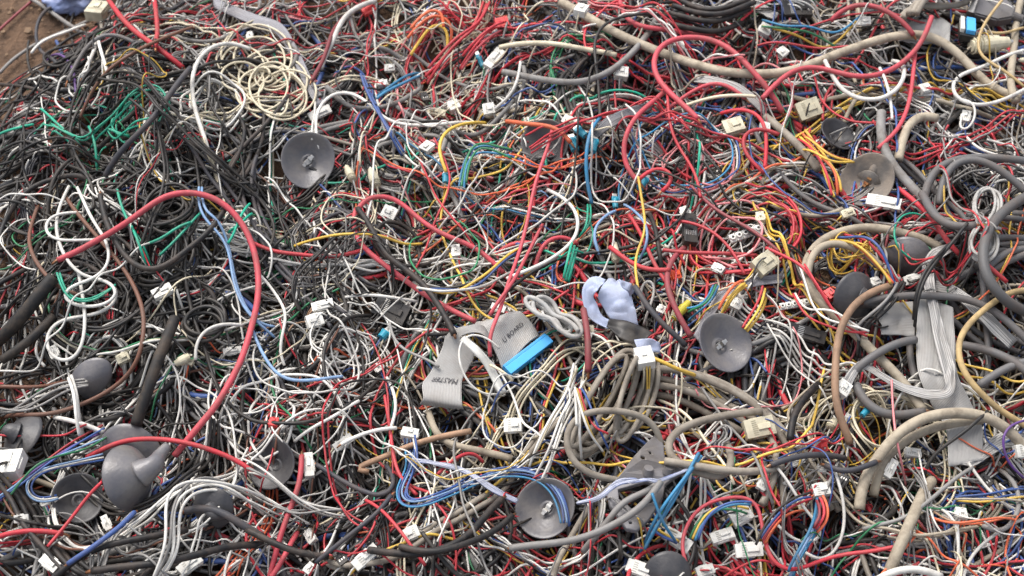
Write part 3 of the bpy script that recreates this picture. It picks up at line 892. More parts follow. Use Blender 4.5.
for px_, py_, sx_, sy_, n_ in ((80, 240, 70, 80, 28), (200, 250, 50, 60, 14), (150, 120, 60, 40, 10), (330, 545, 130, 20, 8), (420, 330, 60, 40, 8), (60, 360, 40, 40, 10)):
    random_paths(n_, (.0010, .0022), (.18, .45), (5, 16), to_thing, 'K', where=near(px_, py_, sx_, sy_), lift_p=.4, lift_a=.016, bundle_p=.35, avoid='cups')

# ================================================================== 3. things lying low in the heap
cup(545, 142, 24, (-.2, .2, 1), 'dark grey rubber cup half buried below the black cables near the cyan spade terminals', 'the half-buried dark cup', M_rubber2, rise=.009)
cup(838, 134, 20, (.4, .5, .75), 'small dark rubber cup half hidden beside the cream socket block', 'the small dark cup', M_rubber2, concave=False, rise=.008, clip=None)
cup(856, 297, 25, (-.35, .1, -.9), 'dark rubber cup lying mouth down left of the black inline connector', 'the mouth-down dark cup', M_rubber2, concave=False, neck=(1, -.4))
cup(908, 257, 22, (.3, .3, -.85), 'smooth grey rubber cup under the end of the beige cable arch', 'the smooth grey cup', M_rubber, concave=False)
cup(90, 379, 29, (.1, .3, -.9), 'flattened grey rubber cup under the brown wires', 'the flattened grey cup', M_rubber, concave=False, depth=.3, rise=.004, squash=.6)
cup(22, 437, 27, (.5, -.5, -.7), 'dark grey rubber cup with a nipple, next to the large white plug housing', 'the nippled cup at the edge', M_rubber2, concave=False, neck=(-.6, .1), neckpx=14)
cup(272, 464, 26, (-.3, .2, .9), 'black rubber cup half buried beside the upright white plug housing', 'the black half-buried cup', M_rubber2, clip=None, rise=.008)
cup(78, 498, 26, (.2, .35, .9), 'dark hollow rubber cup beneath the pair of grey cups', 'the dark hollow cup', M_rubber2, clip=None, rise=.008)
cup(668, 574, 24, (0, .2, -1), 'dark grey rubber cup at the bottom edge below the red cable ring', 'the dark cup at the bottom edge', M_rubber2, concave=False)
cup(213, 508, 22, (.2, .2, -1), 'black rubber cup under the thick dark cables beside the white wire bundle', 'the black cup under cables', M_rubber2, concave=False, neck=(1, -.3), neckpx=24)

sheet('ribbon_cable', (880, 0, 5.236), '92,150 100,215 2|150,118 158,222 5|210,105 212,232 3|265,102 270,225 6|318,96 322,240 4|368,128 366,236 5', M_rib, None, 'short wide grey ribbon lying above the tip of the S-shaped red cable', landmark='the short wide ribbon')
hero('beige_cable', 'E', 27, 3, '150,5 200,30 300,90 400,135 520,182 650,215 800,216 905,180 1000,145 1110,110 1225,105 1310,152 1390,235 1450,275 1500,290',
     'longest beige cable, sweeping from the top past the S-shaped red cable to the corner', .006, M_dirty, 'the long beige cable')
hero('beige_cable', 'E', 22, 4, '760,-20 740,60 735,130 722,240 738,300', 'upright beige cable by the right edge at the top', .004, M_dirty, 'the upright beige cable')
hero('beige_cable', 'e', 24, 4, '0,345 40,375 90,420 140,470 160,500', 'short beige cable slanting down beside the cream socket block at the upper right', .003, M_dirty)
hero('grey_cable', 'G', 19, 3, '430,60 400,110 350,170 290,215 200,245 80,232 -20,212', 'grey cable curling down below the black cable nest at the top', .006, M_dirty)
hero('beige_cable', 'E', 26, 4, '395,470 405,400 425,355 460,335 510,345', 'short beige cable hooking over above the dirty cup with the rusty clip', .004, M_dirty)
hero('grey_cable', 'G', 28, 4, '345,330 345,420 380,500 430,550 480,600', 'thick grey cable passing behind the dirty cup with the rusty clip', .002, M_dirty)
for k in range(5):
    hero('beige_cable', 'e', 17, 4, f'{395+k*14},{60-k*7} {420+k*14},{20-k*10} {500+k*6},{18-k*9} {600-k*5},{10-k*9} {640},{-30-k*5}', f'{["lowest","second lowest","middle","second highest","topmost"][k]} coil turn of the dull beige cable loop at the top edge', .002, M_dirty)

# the pale sheets
sheet('ribbon_cable', 7, '800,250 800,275 4|700,262 708,285 8|620,298 632,322 10|572,365 590,388 10|538,430 560,450 4', M_ribg, None, 'narrow grey ribbon curving into the grey cup with the notched rim', nw=10)
sheet('ribbon_cable', 3, '425,295 415,325 8|350,315 355,345 12|285,345 295,378 12|238,395 258,405 6', M_ribd, None, 'narrow dark grey ribbon arching over the cyan spade terminals', nw=8, th=.0014)
sheet('ribbon_cable', 2, '-110,-10 -105,22 4|0,35 -5,68 6|90,70 72,98 8|140,145 118,160 8|185,235 160,250 6|225,300 195,312 2', M_ribg, None, 'grey ribbon bent down from the top edge past the cream cord coil', nw=10, th=.0014, landmark='the bent grey ribbon')
sheet('ribbon_cable', 3, '640,-25 650,5 6|690,5 690,32 8|745,12 738,40 8|790,40 775,62 5', M_ribw, None, 'short pale ribbon curving down from the top edge above the white square plug', nw=10)
sheet('ribbon_cable', 3, '545,220 540,240 6|640,236 632,256 10|720,278 705,300 8|760,320 740,336 2', M_ribw, None, 'narrow white and grey ribbon under the red cable arch', nw=8, th=.0014)
sheet('ribbon_cable', 8, '505,268 500,300 5|560,280 548,308 10|605,310 590,342 12|655,352 635,384 12|745,440 720,465 6', M_ribw, None, 'pale flat ribbon slanting down beside the dark grey cable loop', nw=12)
sheet('ribbon_cable', 12, '572,212 575,250 6|615,222 618,252 8|660,178 668,222 10|705,150 712,200 10|770,150 770,205 6', M_ribw, None, 'wavy pale ribbon below the beige cable arch at the right edge', nw=12)
sheet('ribbon_cable', 8, '330,340 345,425 4|380,330 395,425 6|440,325 445,430 5', M_rib, None, 'torn pale ribbon piece behind the black inline connector', nw=14)
# grey connector hoods at the upper right
def hood(px, py, ang, l, w, label):
    u = px_m(px, py); l *= u; w *= u
    loc, R = frame_at(px, py, ang, .1); loc = loc + Vector((0, 0, .008))
    root = empty('connector_hood', loc); tag(root, label, 'connector hood')
    bm = bmesh.new(); h = .016
    vs = [(-l / 2, -w * .22), (-l * .15, -w / 2), (l / 2, -w / 2), (l / 2, w / 2), (-l * .15, w / 2), (-l / 2, w * .22)]
    f = bm.faces.new([bm.verts.new((a, b, -h / 2)) for a, b in vs])
    e = bmesh.ops.extrude_face_region(bm, geom=[f]); bmesh.ops.translate(bm, vec=(0, 0, h), verts=[v for v in e['geom'] if isinstance(v, bmesh.types.BMVert)])
    bmesh.ops.recalc_face_normals(bm, faces=bm.faces); bmesh.ops.bevel(bm, geom=list(bm.edges), offset=.002, segments=2, affect='EDGES')
    o = bm_obj('shell', bm, M_gplast, root); o.data.transform(R.to_4x4())
    bm = bmesh.new(); box_bm(bm, (l / 2 + .004, 0, 0), (.009, w * .8, h * .6), bev=.0012); o = bm_obj('plug_face', bm, M_metal, root); o.data.transform(R.to_4x4())
    bm = bmesh.new(); cyl_bm(bm, (-l / 2 - .012, 0, 0), (-l / 2 + .002, 0, 0), .0045, .006, 14); o = bm_obj('strain_relief', bm, M_gplast, root); o.data.transform(R.to_4x4())
    P = np.array([loc + R @ Vector((a * l, 0, .006)) for a in np.linspace(-.5, .5, 14)]); stamp_path(P, w / 2.2, .02)
hood(993, 16, 165, 38, 30, 'grey plastic connector hood at the top right behind the ochre wires')
connector(795, 14, 5, 30, 18, 'black', 'KK', 'black boxy connector at the top edge right of the white square plug')
# round beige plug at the upper right
connector(988, 48, 10, 42, 19, 'plug', 'E', 'fat round beige plug beside the blue faced socket at the upper right', wl=(.05, .08), wr=.0015)
# blue faced socket
def blue_socket(px, py, label):
    u = px_m(px, py)
    loc, R = frame_at(px, py, 88, .05); loc = loc + Vector((0, 0, .014))
    root = empty('ribbon_socket', loc); tag(root, label, 'connector')
    l, w = 25 * u, 9 * u
    for nm, c, s, m in (('face', (0, -w * .1, .004), (l, w, .006), M_blue), ('shell', (-l * .04, w * .1, -.004), (l * 1.12, w * 1.8, .0095), M_black), ('strain_bar', (0, w * .85, .004), (l * .96, w * .45, .006), M_white)):
        bm = bmesh.new(); box_bm(bm, c, s, bev=.0008); o = bm_obj(nm, bm, m, root); o.data.transform(R.to_4x4())
blue_socket(966, 37, 'black ribbon socket with a bright blue face at the upper right')

# beige cable arch and its companions (right)
hero('beige_cable', 'E', 27, 8, '520,172 490,150 420,125 300,105 200,127 142,172 118,240 150,312 230,390 330,480 415,565 470,640', 'big beige cable arch between the dirty cup and the tan cable', .010, M_dirty, 'the beige cable arch')
hero('beige_cable', 'E', 22, 8, '335,255 320,225 285,195 220,165 165,165 135,200 128,250', 'inner beige cable loop nested inside the big beige arch', .006, M_dirty)
hero('grey_cable', 'g', 24, 8, '250,580 245,540 270,520 330,482 395,446 445,440', 'short dark grey cable arching beside the wide vertical ribbon', .008)
hero('grey_cable', 'g', 22, 8, '290,330 380,312 500,310 600,320 690,362 750,425 800,480', 'dark grey cable running behind the wide vertical ribbon', .006)
hero('grey_cable', 'g', 26, 8, '575,455 650,470 740,510 800,560', 'thick dark grey cable emerging right of the tan cable bend', .006)
hero('grey_cable', 'g', 24, 8, '630,575 700,530 770,508 840,500', 'dark grey cable rising to the right edge below the big grey loop', .006)
hero('grey_cable', 'g', 27, 12, '275,0 290,45 340,90 400,105 470,95', 'dark grey cable arc above the dirty beige double arch', .004)

# wide vertical ribbon with the narrow one folded in front of it
rv, S_, N_ = sheet('ribbon_cable', (900, 230, 2.306), '42,150 122,180 14|38,240 126,245 13|42,330 132,330 16|70,395 160,388 9|105,460 190,460 8|112,545 190,530 3', M_rib, None, 'wide pale grey ribbon hanging upright left of the tan cable bend', landmark='the wide upright ribbon')
sheet('ribbon_cable', (900, 230, 2.306), '112,32 122,52 4|75,44 100,64 12|52,78 82,82 16|54,120 80,125 12|66,180 90,178 8|76,240 103,232 8|90,300 123,298 8|101,335 128,330 8|100,364 120,380 8|62,366 70,390 7|0,350 4,370 5|-42,328 -40,346 4|-88,302 -84,320 5|-120,328 -104,342 7|-150,380 -122,388 4', M_ribw, None, 'narrow striped pale ribbon folded over the front of the wide grey ribbon', nw=12, th=.0013)

# double dirty beige arch at the lower right
hero('beige_cable', 'E', 27, 12, '320,345 338,262 398,195 480,148 600,122 640,118', 'inner dirty beige cable of the double arch at the lower right', .008, M_dirty)
hero('beige_cable', 'E', 32, 12, '280,380 288,300 330,230 392,158 470,112 560,95 650,103 722,148 775,205', 'outer dirty beige cable of the double arch at the lower right', .012, M_dirty, 'the dirty double cable arch')
hero('beige_cable', 'E', 34, 12, '495,290 465,345 440,400 410,465 372,545 350,620', 'fat pale beige sheathed cable standing up at the lower right', .012, M_dirty, 'the fat pale sheathed cable')

# ribbed nest of grey-beige cables in the lower middle
# cream cord coil (one cord) and the tied cords
def coil_thing(name, c, r, pts, label, cat='cord coil', chunk=26, mat=None, tie=None, landmark=None, land=None, lift=0.):
    q = resample(spline(pts, 6), 2.5)
    z = np.zeros(len(q)); xyall = np.zeros((len(q), 2)); w = np.zeros(len(q))
    for s in range(0, len(q), chunk):
        sl = slice(max(0, s - 6), min(len(q), s + chunk + 6)); qq = q[sl]
        if len(qq) < 5: continue
        zz = smooth(hit(qq[:, 0], qq[:, 1])[:, 2], 3) + r
        for _ in range(2):
            d = rays(qq[:, 0], qq[:, 1]); P = CAM[None] + d * ((zz - CAM[2]) / d[:, 2])[:, None]
            zz = drape(P[:, :2], r, .008, None, .8, stamp=False)
        P[:, 2] = zz
        stamp_path(P, r, .006)
        z[sl] += zz; w[sl] += 1
    z /= np.maximum(w, 1); z = smooth(z, 4) + lift
    d = rays(q[:, 0], q[:, 1]); P = CAM[None] + d * ((z - CAM[2]) / d[:, 2])[:, None]
    root = empty(name, P.mean(0)); tag(root, label, cat)
    wire_obj('cord', P - P.mean(0), r, c, mat, root)
    if tie is not None:
        a, b = tie
        t = seen_path(np.array([a, ((a[0] + b[0]) / 2, (a[1] + b[1]) / 2 - 1), b]), .0013, .004); t[:, 2] += .003
        V, Q = tube_geo(t - P.mean(0), .0016, 8); link('tie', mesh_quads('tie', V, Q, None, M_tie), root)
    if landmark: LAND.append((land[0], land[1], landmark))
    return root
def oval(cx, cy, a, b, ang, turns, jit, eight=False, seed=3):
    r_ = np.random.default_rng(seed); n = turns * 16; t = np.arange(n) / 16 * 2 * math.pi
    k = np.repeat(r_.normal(0, jit, turns + 1), 16)[:n]; k2 = np.repeat(r_.normal(0, jit, turns + 1), 16)[:n]
    k, k2 = smooth(k, 4), smooth(k2, 4)
    x = (a + k) * np.cos(t); y = (b + k2) * np.sin(t) * (np.abs(np.cos(t)) ** .7 * .72 + .28 if eight else 1) 
    c, s = math.cos(math.radians(ang)), -math.sin(math.radians(ang))
    return np.stack([cx + k2 + x * c - y * s, cy + x * s + y * c], 1)
coil_thing('beige_cable', 'e', .0026, oval(604, 402, 54, 16, 62, 6, 4.5, False, 21), 'dull beige cable folded in long upright loops in the lower middle', mat=M_dirty, cat='cable', landmark='the folded beige cable', land=(606, 400))
coil_thing('beige_cable', 'e', .0025, oval(634, 392, 46, 11, 72, 5, 4, False, 22), 'second dull beige cable folded in loops, overlapping the right side of the first', mat=M_dirty, cat='cable')
hero('beige_cable', 'e', 19, 11, '330,290 240,275 182,235 163,180 178,125 225,95 300,88 385,105 430,140 445,190', 'beige cable bent into a wide oval ring in the lower middle', .010, M_dirty, 'the beige oval cable ring')
hero('beige_cable', 'e', 23, 11, '740,92 690,95 600,112 500,145 458,188 470,230 540,262 610,292 648,270 652,225 630,180', 'beige cable bent in a hook around the zip tied thin cord', .010, M_dirty, 'the hooked beige cable')
hero('beige_cable', 'e', 22, 11, '800,255 690,272 600,262 520,250 455,238', 'level beige cable leading right from the grey plastic bracket', .006, M_dirty)
hero('beige_cable', 'E', 22, 10, '525,95 550,170 620,200 700,215 770,232', 'beige cable below the ribbon marked MASTER, bent like a hockey stick', .004, M_dirty)
hero('beige_cable', 'F', 18, 10, '350,275 300,265 400,225 480,190 560,165 650,150', 'brownish beige cable slanting up from the upright white plug to the right', .002, M_dirty)

# grey plastic bracket
def bracket():
    k = 5.236; o = np.array([590, 430.])
    outer = '350,45 378,100 388,180 430,198 505,205 430,252 388,290 378,350 350,405 300,480 240,532 190,520 150,460 108,400 92,340 120,295 170,250 215,190 262,140'
    holes = ['140,325 290,288 360,300 330,395 215,432 145,375', '258,165 285,168 292,188 268,190 255,180', '292,138 318,140 326,160 305,160', '195,485 222,488 225,508 200,505']
    zc = hit([635], [490])[0][2] + .010
    c0 = at_z([635], [490], zc)[0]
    cu = bpy.data.curves.new('outline', 'CURVE'); cu.dimensions = '2D'; cu.fill_mode = 'BOTH'; cu.extrude = .0022; cu.bevel_depth = .0009; cu.bevel_resolution = 1
    for s in [outer] + holes:
        q = tp(0, s) / k + o; P = at_z(q[:, 0], q[:, 1], zc) - c0
        sp = cu.splines.new('POLY'); sp.points.add(len(P) - 1); sp.use_cyclic_u = True
        for p, v in zip(sp.points, P): p.co = (v[0], v[1], 0, 1)
    ob = bpy.data.objects.new('outline', cu); COL.objects.link(ob)
    me = bpy.data.meshes.new_from_object(ob.evaluated_get(bpy.context.evaluated_depsgraph_get())); bpy.data.objects.remove(ob)
    co = np.empty(len(me.vertices) * 3); me.vertices.foreach_get('co', co); co = co.reshape(-1, 3)
    co[:, 2] += .012 * np.cos(co[:, 0] * 60) * .5 + co[:, 1] * .12
    me.vertices.foreach_set('co', co.ravel().astype(np.float32)); me.update()
    me.materials.clear(); me.materials.append(M_gplast)
    root = empty('plastic_bracket', c0); tag(root, 'torn grey plastic bracket with a big triangular opening, under two grey cables', 'bracket'); LAND.append((632, 478, 'the grey plastic bracket'))
    link('plate', me, root)
    poly = at_z(*(tp(0, outer) / k + o).T, zc)[:, :2]
    x0, x1 = int((poly[:, 0].min() - X0) / CS), int((poly[:, 0].max() - X0) / CS); y0, y1 = int((poly[:, 1].min() - Y0) / CS), int((poly[:, 1].max() - Y0) / CS)
    gxx, gyy = np.meshgrid(np.arange(x0, x1 + 1), np.arange(y0, y1 + 1)); fx, fy = X0 + (gxx + .5) * CS, Y0 + (gyy + .5) * CS
    ins = np.zeros(fx.shape, bool)
    for a, b in zip(poly, np.roll(poly, -1, 0)):
        ins ^= ((a[1] > fy) != (b[1] > fy)) & (fx < (b[0] - a[0]) * (fy - a[1]) / (b[1] - a[1] + 1e-12) + a[0])
    np.maximum.at(HF, (gyy[ins] * NX + gxx[ins]), zc + .010)
    for (x, y) in ((410, 220), (300, 225)):
        p = at_z([590 + x / k], [430 + y / k], zc + .004)[0] - c0
        bm = bmesh.new(); cyl_bm(bm, p, p + np.array([.001, .002, .006]), .006, .0045, 16); bm_obj('boss', bm, M_gplast, root)
bracket()

# ================================================================== 4. plugs and sockets
CN_ = [
 (99, 15, 60, 24, 20, 'cream', '', 'cream square socket block at the corner of the heap by the bare earth'), (250, 37, 80, 8, 6, 'white', 'W', None),
 (383, 86, 80, 9, 9, 'white', 'BB', None), (436, 114, 175, 20, 8, 'cream', 'RC', None), (489, 112, 5, 12, 12, 'white', 'YWC', None), (427, 150, 225, 14, 11, 'white', 'BKW', None),
 (350, 175, 115, 22, 9, 'plug', 'W', 'cream pointed plug right of the open cup holding a white plug'), (374, 180, 110, 22, 11, 'plug', 'C', 'second cream pointed plug, fatter, beside the first one'),
 (320, 115, 20, 24, 9, 'white', 'GGG', None), (494, 61, 45, 26, 10, 'white', 'WGW', None), (390, 70, 0, 11, 8, 'white', 'R', None), (454, 109, 120, 13, 12, 'white', 'WW', None),
 (480, 61, 115, 20, 6, 'teal', 'N', None), (446, 179, 85, 14, 8, 'teal', 'Y', 'teal spade terminal on the end of the yellow wire'), (502, 25, 10, 13, 10, 'red', 'R', None), (369, 12, 25, 14, 8, 'red', 'R', None),
 (621, 76, 85, 13, 13, 'white', 'GW', 'white plug housing standing under the grey cable curl at the top'), (581, 13, 60, 14, 12, 'white', 'C', None), (733, 131, 10, 20, 17, 'cream', 'GG', 'cream square socket block in the tangle of red and green wires'),
 (764, 33, 60, 13, 12, 'white', 'GW', 'white square plug hanging below the pale ribbon at the top'), (571, 124, 150, 18, 9, 'white', 'WC', None), (573, 145, 110, 18, 10, 'sleeve', 'O', 'teal spade terminal on the end of the orange cable'),
 (643, 184, 60, 18, 9, 'sleeve', 'R', None), (580, 133, 140, 16, 8, 'sleeve', 'M', None), (594, 146, 80, 18, 8, 'sleeve', 'L', None), (615, 203, 95, 17, 7, 'sleeve', 'F', None),
 (807, 114, 15, 24, 19, 'cream', 'YOY', 'large cream socket block with yellow and orange wires, upper right'), (863, 23, 0, 14, 8, 'white', 'W', None), (924, 91, 20, 12, 10, 'white', 'GG', None), (965, 119, 75, 14, 9, 'white', 'BWG', None),
 (163, 294, 25, 20, 11, 'white', 'G', None), (55, 354, 110, 14, 9, 'white', 'WG', None), (233, 352, 5, 19, 7, 'white', 'O', None), (124, 360, 20, 13, 10, 'cream', 'W', None), (323, 307, 10, 22, 9, 'white', 'FF', 'flat white plug ending the pair of tan leads in the middle of the black wires'),
 (315, 323, 200, 17, 13, 'white', 'GGGG', None), (456, 253, 95, 14, 9, 'white', 'RWN', None), (390, 215, 160, 15, 12, 'white', 'KKGK', None), (390, 319, 85, 8, 5, 'white', 'G', None), (379, 369, 130, 10, 9, 'white', 'KKBK', None),
 (685, 214, 115, 12, 9, 'white', 'Y', None), (764, 267, 35, 24, 18, 'cream', 'WCY', None), (745, 236, 15, 34, 11, 'strip', '', 'white screw terminal strip amid red wires above the striped ribbon'), (718, 270, -30, 13, 8, 'white', 'G', None), (760, 219, 100, 12, 8, 'cream', 'C', None),
 (675, 277, 20, 10, 9, 'orange', 'O', None), (615, 254, 95, 22, 9, 'plug', 'E', 'upright beige round plug above the lavender ribbon'), (736, 306, 60, 12, 10, 'white', 'WW', None), (661, 311, 60, 9, 8, 'white', 'B', None), (681, 312, 45, 26, 10, 'yellow', 'E', 'beige and yellow round plug slanting beside the lavender ribbon'),
 (883, 205, -15, 34, 12, 'white', 'BBWR', 'long white plug housing just below the dirty cup with the rusty clip'), (847, 215, 20, 14, 8, 'cream', 'Y', None), (912, 281, 10, 18, 9, 'white', 'KK', None), (874, 284, 25, 11, 9, 'white', 'R', None), (830, 296, -50, 12, 9, 'red', 'R', None),
 (794, 306, 5, 30, 9, 'strip', '', 'dirty white screw terminal strip left of the beige cable arch'), (806, 336, -12, 38, 13, 'black', 'SS', 'black inline cable connector with a dark lead at each end, left of the beige arch'),
 (107, 524, 112, 17, 7, 'white', 'W', None), (52, 565, -40, 24, 12, 'white', 'WW', None), (190, 567, 40, 26, 12, 'white', 'WGW', 'white two pronged plug at the bottom edge on the white wire bundle'), (22, 520, 10, 14, 8, 'white', 'G', None),
 (309, 467, 95, 28, 10, 'white', 'G', 'upright narrow white plug housing beside the red cable pair'), (343, 444, 35, 22, 9, 'white', 'WC', 'white plug slanting up right of the upright narrow plug'), (410, 436, 80, 12, 17, 'white', 'BBLB', 'white plug housing at the top of the blue wire bundle'),
 (366, 559, 38, 30, 12, 'white', 'W', 'white plug slanting at the bottom edge among black cables'), (311, 538, 120, 16, 9, 'white', 'G', None), (412, 535, 200, 15, 12, 'white', 'GGGW', None), (513, 428, 0, 18, 14, 'white', 'W', None), (274, 424, 80, 10, 9, 'red', 'R', None), (310, 570, 45, 12, 9, 'white', 'W', None),
 (758, 431, 12, 30, 19, 'cream', 'YRK', 'large cream socket block right of the zip tied grey cord'), (740, 518, 25, 22, 17, 'white', 'YNB', 'upper of two white square housings in the red cable ring'), (677, 542, -30, 30, 14, 'white', 'YBB', 'white plug with yellow and blue wires left of the red cable ring'), (748, 552, 5, 28, 14, 'white', 'WG', None),
 (722, 538, 15, 24, 12, 'white', 'GC', 'lower of two white square housings in the red cable ring'), (640, 571, -20, 28, 13, 'white', 'W', None), (762, 486, 60, 12, 9, 'white', 'K', None), (704, 572, 20, 20, 10, 'white', 'RY', None),
 (818, 447, 15, 15, 14, 'red', 'RK', 'pink red plug housing right of the cream socket block'), (832, 426, 60, 12, 12, 'plug', 'W', None), (795, 462, 20, 16, 10, 'white', 'K', None), (820, 492, 10, 17, 13, 'white', 'OWR', 'white plug with orange, white and red wires left of the double arch'), (890, 470, 62, 21, 8, 'white', '', 'narrow white plug leaning on the double cable arch'),
 (912, 455, 95, 10, 16, 'white', 'NYMG', 'white multi pin plug above the fat pale sheathed cable'), (960, 516, 100, 13, 11, 'white', 'OOW', None), (1021, 453, 10, 16, 13, 'white', 'OB', None), (842, 391, 60, 16, 13, 'white', 'GC', None), (821, 470, 90, 9, 8, 'white', 'R', None),
 (644, 361, 105, 21, 17, 'white', 'YYC', 'white square plug on yellow wires below the lavender ribbon'), (12, 469, 75, 30, 25, 'white', 'YB', 'large white plug housing at the left edge on blue and yellow wires'),
 (392, 315, -20, 36, 22, 'black', 'KM', 'black boxy connector with ribbed sides in the middle of the white and black wires'), (689, 232, 95, 34, 14, 'black', 'O', 'black barrel socket standing upright among the red wires'), (425, 99, 110, 14, 7, 'black', 'K', None),
]
CONN = {}
for (x, y, a, l, w, kd, wr_, lb) in CN_:
    CONN[(x, y)] = connector(x, y, a, l, w, kd, wr_, lb)
for k in range(22):
    while True:
        x, y = rng.uniform(-20, 1044), rng.uniform(30, 590)
        P = at_z([x], [y], .12)[0]
        if edge_d(P[0], P[1]) < -.08 and not blocked(P[None, :2], .12): break
    kd = str(rng.choice(['white', 'white', 'white', 'cream', 'black', 'plug', 'sleeve']))
    nwr = int(rng.integers(1, 6)); wc = ''.join(zone_colour(P[0], P[1]) for _ in range(nwr))
    connector(x, y, rng.uniform(0, 360), rng.uniform(9, 17), rng.uniform(6, 11), kd, wc, None)

# ================================================================== 5. cups lying on top
cup(308, 160, 28.5, (.12, .05, 1), 'round open grey rubber cup with a small white plug hanging over its rim', 'the open cup with a white plug', squash=.95)
connector(314, 141, 118, 12, 8, 'white', 'W', 'small white plug hanging on a white wire over the rim of the open cup', wl=(.012, .016), rise=.006)
hero('white_wire', 'W', 7, 2, '192,300 188,330 190,365 186,400 182,412', 'short white wire hanging down to the plug over the rim of the open cup', .008)
cup(725, 343, 30, (.35, .25, .85), 'grey rubber cup with a notched rim and metal clip, right of the lavender ribbon', 'the cup with a notched rim', squash=1.0)
cup(545, 508, 31, (-.25, .2, .9), 'grey rubber cup crossed by blue wires at the lower middle', 'the cup crossed by blue wires')
cup(867, 180, 28, (-.35, .15, .85), 'dirty grey rubber cup with a rusty clip, upper right', 'the dirty cup with rusty clip', M_rubberd, clip='rust', neck=(.4, .9), squash=.95)
cup(131, 453, 33, (.1, .35, -.9), 'rear grey rubber cup of the pair lying mouth down under the red cable', None, M_rubber, concave=False, depth=.35, rise=.012)
cp = cup(127, 478, 33, (-.78, -.25, -.45), 'front grey rubber cup of the pair, its neck holding the big red loop', 'the pair of grey cups', M_rubber, concave=False, depth=.62, neck=(1, .62), neckpx=40, rise=.030)

# marked ribbon with its blue socket
Z1 = (410, 300, 4.8)
u = px_m(515, 345)
base = hit([512], [335])[0]
rm = empty('ribbon_cable', base); tag(rm, 'grey folded ribbon cable printed MASTER, ending in a bright blue socket', 'ribbon cable'); LAND.append((450, 372, 'the MASTER ribbon')); LAND.append((525, 350, 'the blue ended ribbon socket'))
oA, SA, NA = sheet('panel', Z1, '440,325 622,168 7|415,265 592,120 11|380,195 560,82 15|345,140 525,55 18|318,122 470,62 14|300,125 430,85 4', M_rib, rm, crinkle=0)
oB, SB, NB = sheet('panel', Z1, '372,150 392,225 12|345,122 365,180 18|290,122 325,158 23|228,134 275,160 25|175,170 242,188 23|152,235 305,262 16|102,338 282,325 10|60,402 250,388 7|63,470 250,497 8|45,500 262,530 -2', M_rib, rm, crinkle=0)
def blue_bar():
    p = [tp(Z1, s)[0] for s in ('452,338', '655,182')]
    z = SA[0, :, 2].mean()
    a, b = at_z([p[0][0]], [p[0][1]], z)[0], at_z([p[1][0]], [p[1][1]], z)[0]
    x = Vector(b - a); l = x.length; x.normalize(); zz = Vector((0, -.25, 1)).normalized(); y = zz.cross(x).normalized(); zz = x.cross(y)
    R = Matrix((x, y, zz)).transposed(); c = Vector((a + b) / 2 - np.array(rm.location)) - y * .0045
    for nm, off, s, m in (('socket', (0, 0, .001), (l, .0095, .0115), M_blue), ('strain_bar', (0, .0065, .002), (l * .99, .0032, .008), M_blue), ('key', (0, -.0055, .001), (l * .12, .0022, .006), M_blue)):
        bm = bmesh.new(); box_bm(bm, off, s, bev=.0007); o = bm_obj(nm, bm, m, rm); o.data.transform(Matrix.Translation(c) @ R.to_4x4())
blue_bar()
# words on the marked ribbon, found on the sheet by where they are seen
def print_at(text, S, N, pa, pb, h):
    pr = project(S.reshape(-1, 3))[:, :2]
    def uv(q):
        q = tp(Z1, q)[0]; k = np.argmin(((pr - q) ** 2).sum(1)); i, j = divmod(k, S.shape[1]); return i / (S.shape[0] - 1), j / (S.shape[1] - 1)
    a, b = uv(pa), uv(pb)
    printing(text, S, N, a[0], a[1], b[0], b[1], rm, h)
print_at('MASTER', SB, NB, '234,382', '116,376', .0062)
print_at('U BOARD', SA, NA, '452,208', '546,122', .0064)

# folded lavender ribbon
Z2 = (570, 260, 4.8)
rl = empty('ribbon_cable', hit([612], [305])[0]); tag(rl, 'folded lavender blue ribbon cable curled at both edges with a black underside', 'ribbon cable'); LAND.append((612, 300, 'the lavender ribbon'))
sheet('panel', Z2, '182,92 238,92 19|150,132 282,132 22|135,185 302,200 18|165,235 316,250 14|190,280 326,305 10|232,335 342,335 2', M_ribb, rl, th=.0007, crinkle=.0011)
sheet('panel', Z2, '172,95 150,125 22|112,80 130,150 24|62,132 112,172 18|64,212 130,212 10|100,282 152,262 5|180,332 192,292 2', M_ribb, rl, th=.0007, crinkle=.0011, nw=10)
sheet('panel', Z2, '235,93 250,128 21|292,112 280,152 18|314,150 285,172 10', M_ribb, rl, th=.0007, crinkle=.0011, nw=8)
sheet('panel', Z2, '308,382 325,442 12|370,378 378,448 15|420,393 428,446 12|436,418 426,458 3', M_ribb, rl, th=.0007, crinkle=.0011, nw=10)
sheet('panel', Z2, '190,278 175,320 14|260,292 235,370 14|330,318 300,400 12|400,350 330,410 8', M_black, rl, nw=10)

